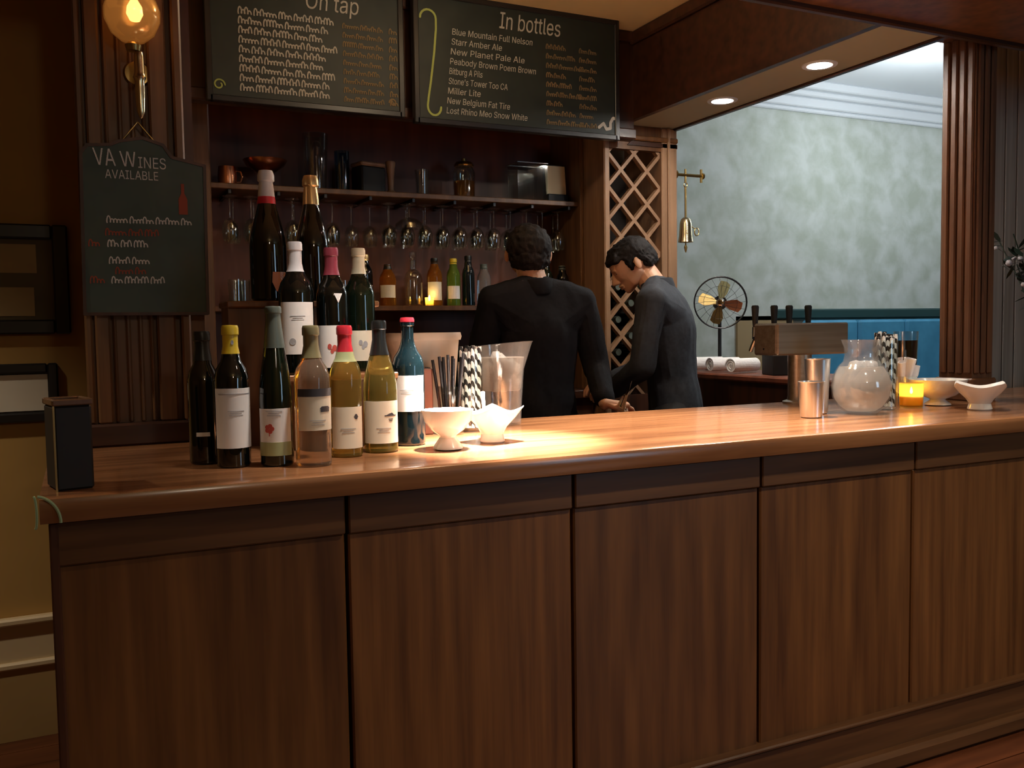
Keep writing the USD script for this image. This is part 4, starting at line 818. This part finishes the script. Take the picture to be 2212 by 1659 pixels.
# bottles lying in the rack, necks outward
rb = thing('racked_bottle', 'dark wine bottle lying in the wine rack, lowest in the left column', 'wine bottle', (0, 0, 0), group='wine bottles lying in the rack')
pr = bottle_profile('bordeaux', .036, .30)
lay = lambda m: rot(moved(m, 0, 0, -.30), 90, (1, 0, 0))
part(rb, 'glass_body', lay(lathe(pr, 20)), 'bottle_black'); part(rb, 'capsule', lay(capsule_mesh(pr, .245, .30)), 'foil_grey')
spots = []
for q in range(0, 7):
    for j in range(0, 5):
        zc = Z0 + .05 + q * dz
        for xx, zz in (((X0 + j * dx), zc + dz / 2),):
            pass
# diamond centres: crossings of the two strip families lie at (X0 + i*dx/2, ...); centres half a cell above a crossing
cent = []
for i in range(1, 4):
    for q in range(-2, 18):
        zx = Z0 + .05 + (q * dz / 2)
        xx = X0 + i * dx / 2
        if (i + q) % 2 == 1 and Z0 + .06 < zx < Z1 - .08 and xx < X1 - .04: cent.append((xx, zx))
keep = [c for c in cent if c[1] < 1.62]
for q, (xx, zz) in enumerate(keep):
    loc = (xx, RY + .035, zz - .0)
    if q == 0: stage.GetPrimAtPath(rb).GetAttribute('xformOp:translate').Set(Gf.Vec3d(*loc))
    else: dup(rb, loc, 0, f'wine bottle in the rack, {ORD[q]} counted upward, left column first')

# ================================================================== PEOPLE
MF = m3.Manifold
def sph(c, r, s=(1, 1, 1)): return MF.sphere(1.0, 20).scale([r * s[0], r * s[1], r * s[2]]).translate([float(q) for q in c])
def bone(a, ra, b, rb, sa=(1, 1, 1), sb=None): return MF.batch_hull([sph(a, ra, sa), sph(b, rb, sb or sa)])
def chain(pts): return [bone(pts[i][0], pts[i][1], pts[i + 1][0], pts[i + 1][1]) for i in range(len(pts) - 1)]
def union(l):
    return MF.batch_boolean(l, m3.OpType.Add)
def finish(m, size, it=12):
    m = m.refine_to_length(size).to_mesh()
    t = trimesh.Trimesh(m.vert_properties[:, :3], m.tri_verts, process=True)
    if it: trimesh.smoothing.filter_taubin(t, .5, .53, it)
    return t
def tf(yaw_, pitch, roll_=0):
    a = trimesh.transformations.euler_matrix(math.radians(-pitch), math.radians(roll_), math.radians(yaw_), 'sxyz')[:3, :3]
    return a
def hand(wrist, d, n, side, curl=.5):
    """palm and five fingers: d points along the hand, n out of the back of the hand, side = direction to the thumb"""
    d, n, s_ = (np.array(q, float) / np.linalg.norm(q) for q in (d, n, side)); w = np.array(wrist, float); out = []
    P = lambda a, b, c: w + a * d + b * s_ + c * n
    out.append(MF.batch_hull([sph(P(.0, .012, 0), .019), sph(P(.0, -.012, 0), .018), sph(P(.085, .030, 0), .0135), sph(P(.085, .01, .002), .0145), sph(P(.082, -.012, .001), .0135), sph(P(.076, -.031, -.001), .012)]))
    for b, L, r in ((.030, .072, .0085), (.010, .080, .0088), (-.012, .074, .0083), (-.031, .058, .0074)):
        p = [P(.08, b, 0)]; a = .15
        for f in (.45, .32, .25):
            a += curl; p.append(p[-1] + L * f * (math.cos(a - curl * .5) * d - math.sin(a - curl * .5) * n))
        out += chain([(p[0], r * 1.08), (p[1], r), (p[2], r * .93), (p[3], r * .82)])
    out += chain([(P(.015, .022, -.004), .014), (P(.045, .045, -.014), .0115), (P(.070, .052, -.026), .010), (P(.092, .046, -.036), .0085)])
    return out
def head_bones(c, A):
    q = lambda x, y, z: np.array(c) + A @ np.array([x, y, z])
    out = [MF.batch_hull([sph(q(0, -.022, .022), .088), sph(q(0, .028, .028), .074), sph(q(0, .045, -.01), .062)]),
           MF.batch_hull([sph(q(0, .03, -.01), .066), sph(q(.03, .045, -.07), .026), sph(q(-.03, .045, -.07), .026), sph(q(0, .078, -.088), .020), sph(q(.05, -.0, -.05), .022), sph(q(-.05, 0, -.05), .022), sph(q(0, .085, -.03), .02)]),
           MF.batch_hull([sph(q(0, .098, .005), .010), sph(q(0, .122, -.030), .0105), sph(q(.013, .104, -.038), .008), sph(q(-.013, .104, -.038), .008)]),
           MF.batch_hull([sph(q(.018, .098, -.058), .006), sph(q(-.018, .098, -.058), .006), sph(q(0, .105, -.056), .007)]),
           MF.batch_hull([sph(q(.016, .096, -.068), .006), sph(q(-.016, .096, -.068), .006), sph(q(0, .102, -.069), .007)]),
           MF.batch_hull([sph(q(.035, .088, .018), .010), sph(q(-.035, .088, .018), .010), sph(q(0, .096, .020), .009)])]
    for s_ in (1, -1):
        mt = np.zeros((3, 4)); mt[:, :3] = A @ trimesh.transformations.euler_matrix(.22, 0, s_ * -.45)[:3, :3] @ np.diag([.010, .018, .030]); mt[:, 3] = q(s_ * .087, -.008, -.008)
        out.append(MF.sphere(1.0, 20).transform(mt))
    return out, q
def person(label, loc, rz, chest, neck, headc, A, arms, cloth='shirt'):
    t = thing('person', label, 'person', loc, rz)
    cx, cy, cz = chest; nx, ny, nz = neck
    waist = (cx * .4, cy * .35, 1.06); pel = (0, 0, .93)
    tor = [bone(pel, .15, waist, .135, (1, .70, .75), (1, .72, .8)), bone(waist, .135, chest, .165, (1, .72, .8), (1, .68, .85)),
           MF.batch_hull([sph((cx, cy, cz + .02), .15, (1, .72, .8)), sph(arms[0][0], .058), sph(arms[1][0], .058), sph((nx, ny, nz - .03), .044)])]
    legs = []
    for s_ in (1, -1):
        legs += chain([((s_ * .085, 0, .90), .088), ((s_ * .10, .01, .50), .056), ((s_ * .105, -.015, .30), .052), ((s_ * .105, -.02, .09), .036)])
        legs.append(MF.batch_hull([sph((s_ * .105, -.04, .036), .034), sph((s_ * .115, .10, .026), .026), sph((s_ * .118, .15, .022), .022)]))
    arm_b = []; sleeve = []
    for (sh, el, wr, d, n_, side) in arms:
        arm_b += chain([(sh, .052), (el, .040), (wr, .027)]); arm_b += hand(wr, d, n_, side)
        e2 = np.array(el) + (np.array(wr) - np.array(el)) * .86
        sleeve += chain([(np.array(sh), .066), ((np.array(sh) + np.array(el)) / 2, .060), (np.array(el), .055), (e2, .044)])
    hb, q = head_bones(headc, A)
    nk = [bone((nx, ny, nz - .02), .060, q(0, -.025, -.05), .056)]
    bod = part(t, 'body', finish(union(tor + legs + arm_b + hb + nk), .014, 6), 'skin', True)
    infl = [bone((0, 0, .90), .165, waist, .15, (1, .74, .6), (1, .76, .8)), bone(waist, .15, chest, .178, (1, .76, .8), (1, .74, .85)),
            MF.batch_hull([sph((cx, cy, cz + .02), .166, (1, .76, .82)), sph(arms[0][0], .068), sph(arms[1][0], .068), sph((nx, ny, nz - .012), .070)])]
    shirt = union(infl + sleeve)
    sm = finish(shirt, .02, 8)
    v_ = sm.vertices.copy(); nrm = sm.vertex_normals
    wob = meshkit.fbm(v_ * np.array([14, 14, 7]) + 3.1, 3, 4) - .5
    sm.vertices = v_ + nrm * (wob * .022)[:, None]
    shp = part(t, 'shirt', sm, cloth, True)
    cd = np.array(q(0, -.02, -.05)) - np.array((nx, ny, nz)); cd /= np.linalg.norm(cd)
    Z = np.array([0, 0, 1.]); cd = cd * .3 + Z * .7; cd /= np.linalg.norm(cd); R_ = trimesh.geometry.align_vectors(Z, cd)
    col = lathe([(.074, -.04), (.078, -.01), (.074, .022), (.070, .024), (.072, -.01), (.068, -.04), (.074, -.04)], 32); col.apply_transform(R_); col.apply_translation((nx, ny, nz))
    part(shp, 'collar', col, cloth, True)
    tr_ = [bone(pel, .158, (0, 0, .87), .155, (1, .74, .7))]
    for s_ in (1, -1):
        tr_ += chain([((s_ * .085, 0, .88), .102), ((s_ * .10, .01, .50), .074), ((s_ * .105, -.015, .07), .066)])
    part(t, 'trousers', finish(union(tr_), .03, 6), 'trousers', True)
    for s_ in (1, -1):
        sh_ = MF.batch_hull([sph((s_ * .105, -.045, .038), .040), sph((s_ * .115, .10, .032), .036), sph((s_ * .118, .16, .028), .030)]).trim_by_plane([0, 0, 1], .0)
        part(t, 'shoe', finish(sh_, .02, 0), 'black_plastic', True)
    hair = MF.batch_hull([sph(q(0, -.024, .028), .0935), sph(q(0, .028, .036), .0785)])
    hair = union([hair, MF.batch_hull([sph(q(0, -.045, -.01), .077), sph(q(0, -.035, -.045), .066)])])
    up_, fwd = A @ np.array([0, 0, 1.]), A @ np.array([0, 1., 0])
    c0 = np.array(q(0, 0, 0))
    nn = (up_ * .829 - fwd * .56); nn /= np.linalg.norm(nn)                 # hairline: low at the nape, high on the forehead
    hair = hair.trim_by_plane([float(z) for z in nn], float(nn @ (c0 + nn * .010)))
    tuft = [MF.batch_hull([sph(q(0, .086, .060), .022), sph(q(.05, .062, .058), .024), sph(q(-.05, .062, .058), .024), sph(q(0, .05, .085), .03)])]
    for s_ in (1, -1):
        tuft.append(MF.batch_hull([sph(q(s_ * .071, .022, -.012), .012), sph(q(s_ * .072, .026, .035), .016), sph(q(s_ * .074, .0, .035), .016)]))
        tuft.append(MF.batch_hull([sph(q(s_ * .052, -.055, -.028), .030), sph(q(s_ * .066, -.035, .02), .028), sph(q(s_ * .02, -.075, -.03), .032)]))
    hair = union([hair] + tuft)
    hm = finish(hair, .010, 5); v_ = hm.vertices; hm.vertices = v_ + hm.vertex_normals * ((meshkit.fbm(v_ * 75, 2, 8) - .5) * .016)[:, None]
    part(t, 'hair', hm, 'hair', True)
    for s_ in (1, -1):
        e = trimesh.creation.icosphere(2, .0115); e.apply_translation(q(s_ * .031, .084, .002)); part(bod, 'eye', e, 'eye', True)
    return t
# the man with his back turned
A1 = tf(-14, -14)
person('person in a black long sleeved shirt standing with his back turned at the back bar', (1.70, 3.30, 0), -6, (0, .02, 1.28), (-.012, .0, 1.462), (-.025, .045, 1.605), A1,
       [((.192, .0, 1.40), (.245, -.03, 1.13), (.205, -.19, .99), (.9, -.15, -.12), (.1, -.5, .85), (-.2, -.9, 0)), ((-.192, .01, 1.40), (-.245, .06, 1.13), (-.15, .27, 1.02), (.5, .85, .1), (-.3, .2, .9), (.9, -.3, .1))], 'black_shirt')
# the man looking down
A2 = tf(28, 34)
person('person in a dark blue grey shirt looking down to the left beside the wine rack', (2.44, 3.38, 0), 38, (0, .05, 1.30), (0, .085, 1.475), (0, .205, 1.585), A2,
       [((.198, .08, 1.40), (.25, .17, 1.13), (.12, .36, 1.03), (-.5, .8, -.1), (.2, .1, .9), (-.8, -.5, 0)), ((-.198, .05, 1.40), (-.25, .08, 1.12), (-.12, .27, 1.0), (.45, .85, -.05), (-.3, .2, .9), (.8, -.5, 0))])
solo('bar_spoon', tube([(2.065, 3.37, 1.10), (2.04, 3.35, 1.05), (2.015, 3.33, 1.0)], [.007, .006, .005], 8), 'paper', 'pale stick held between the two men', 'stick')
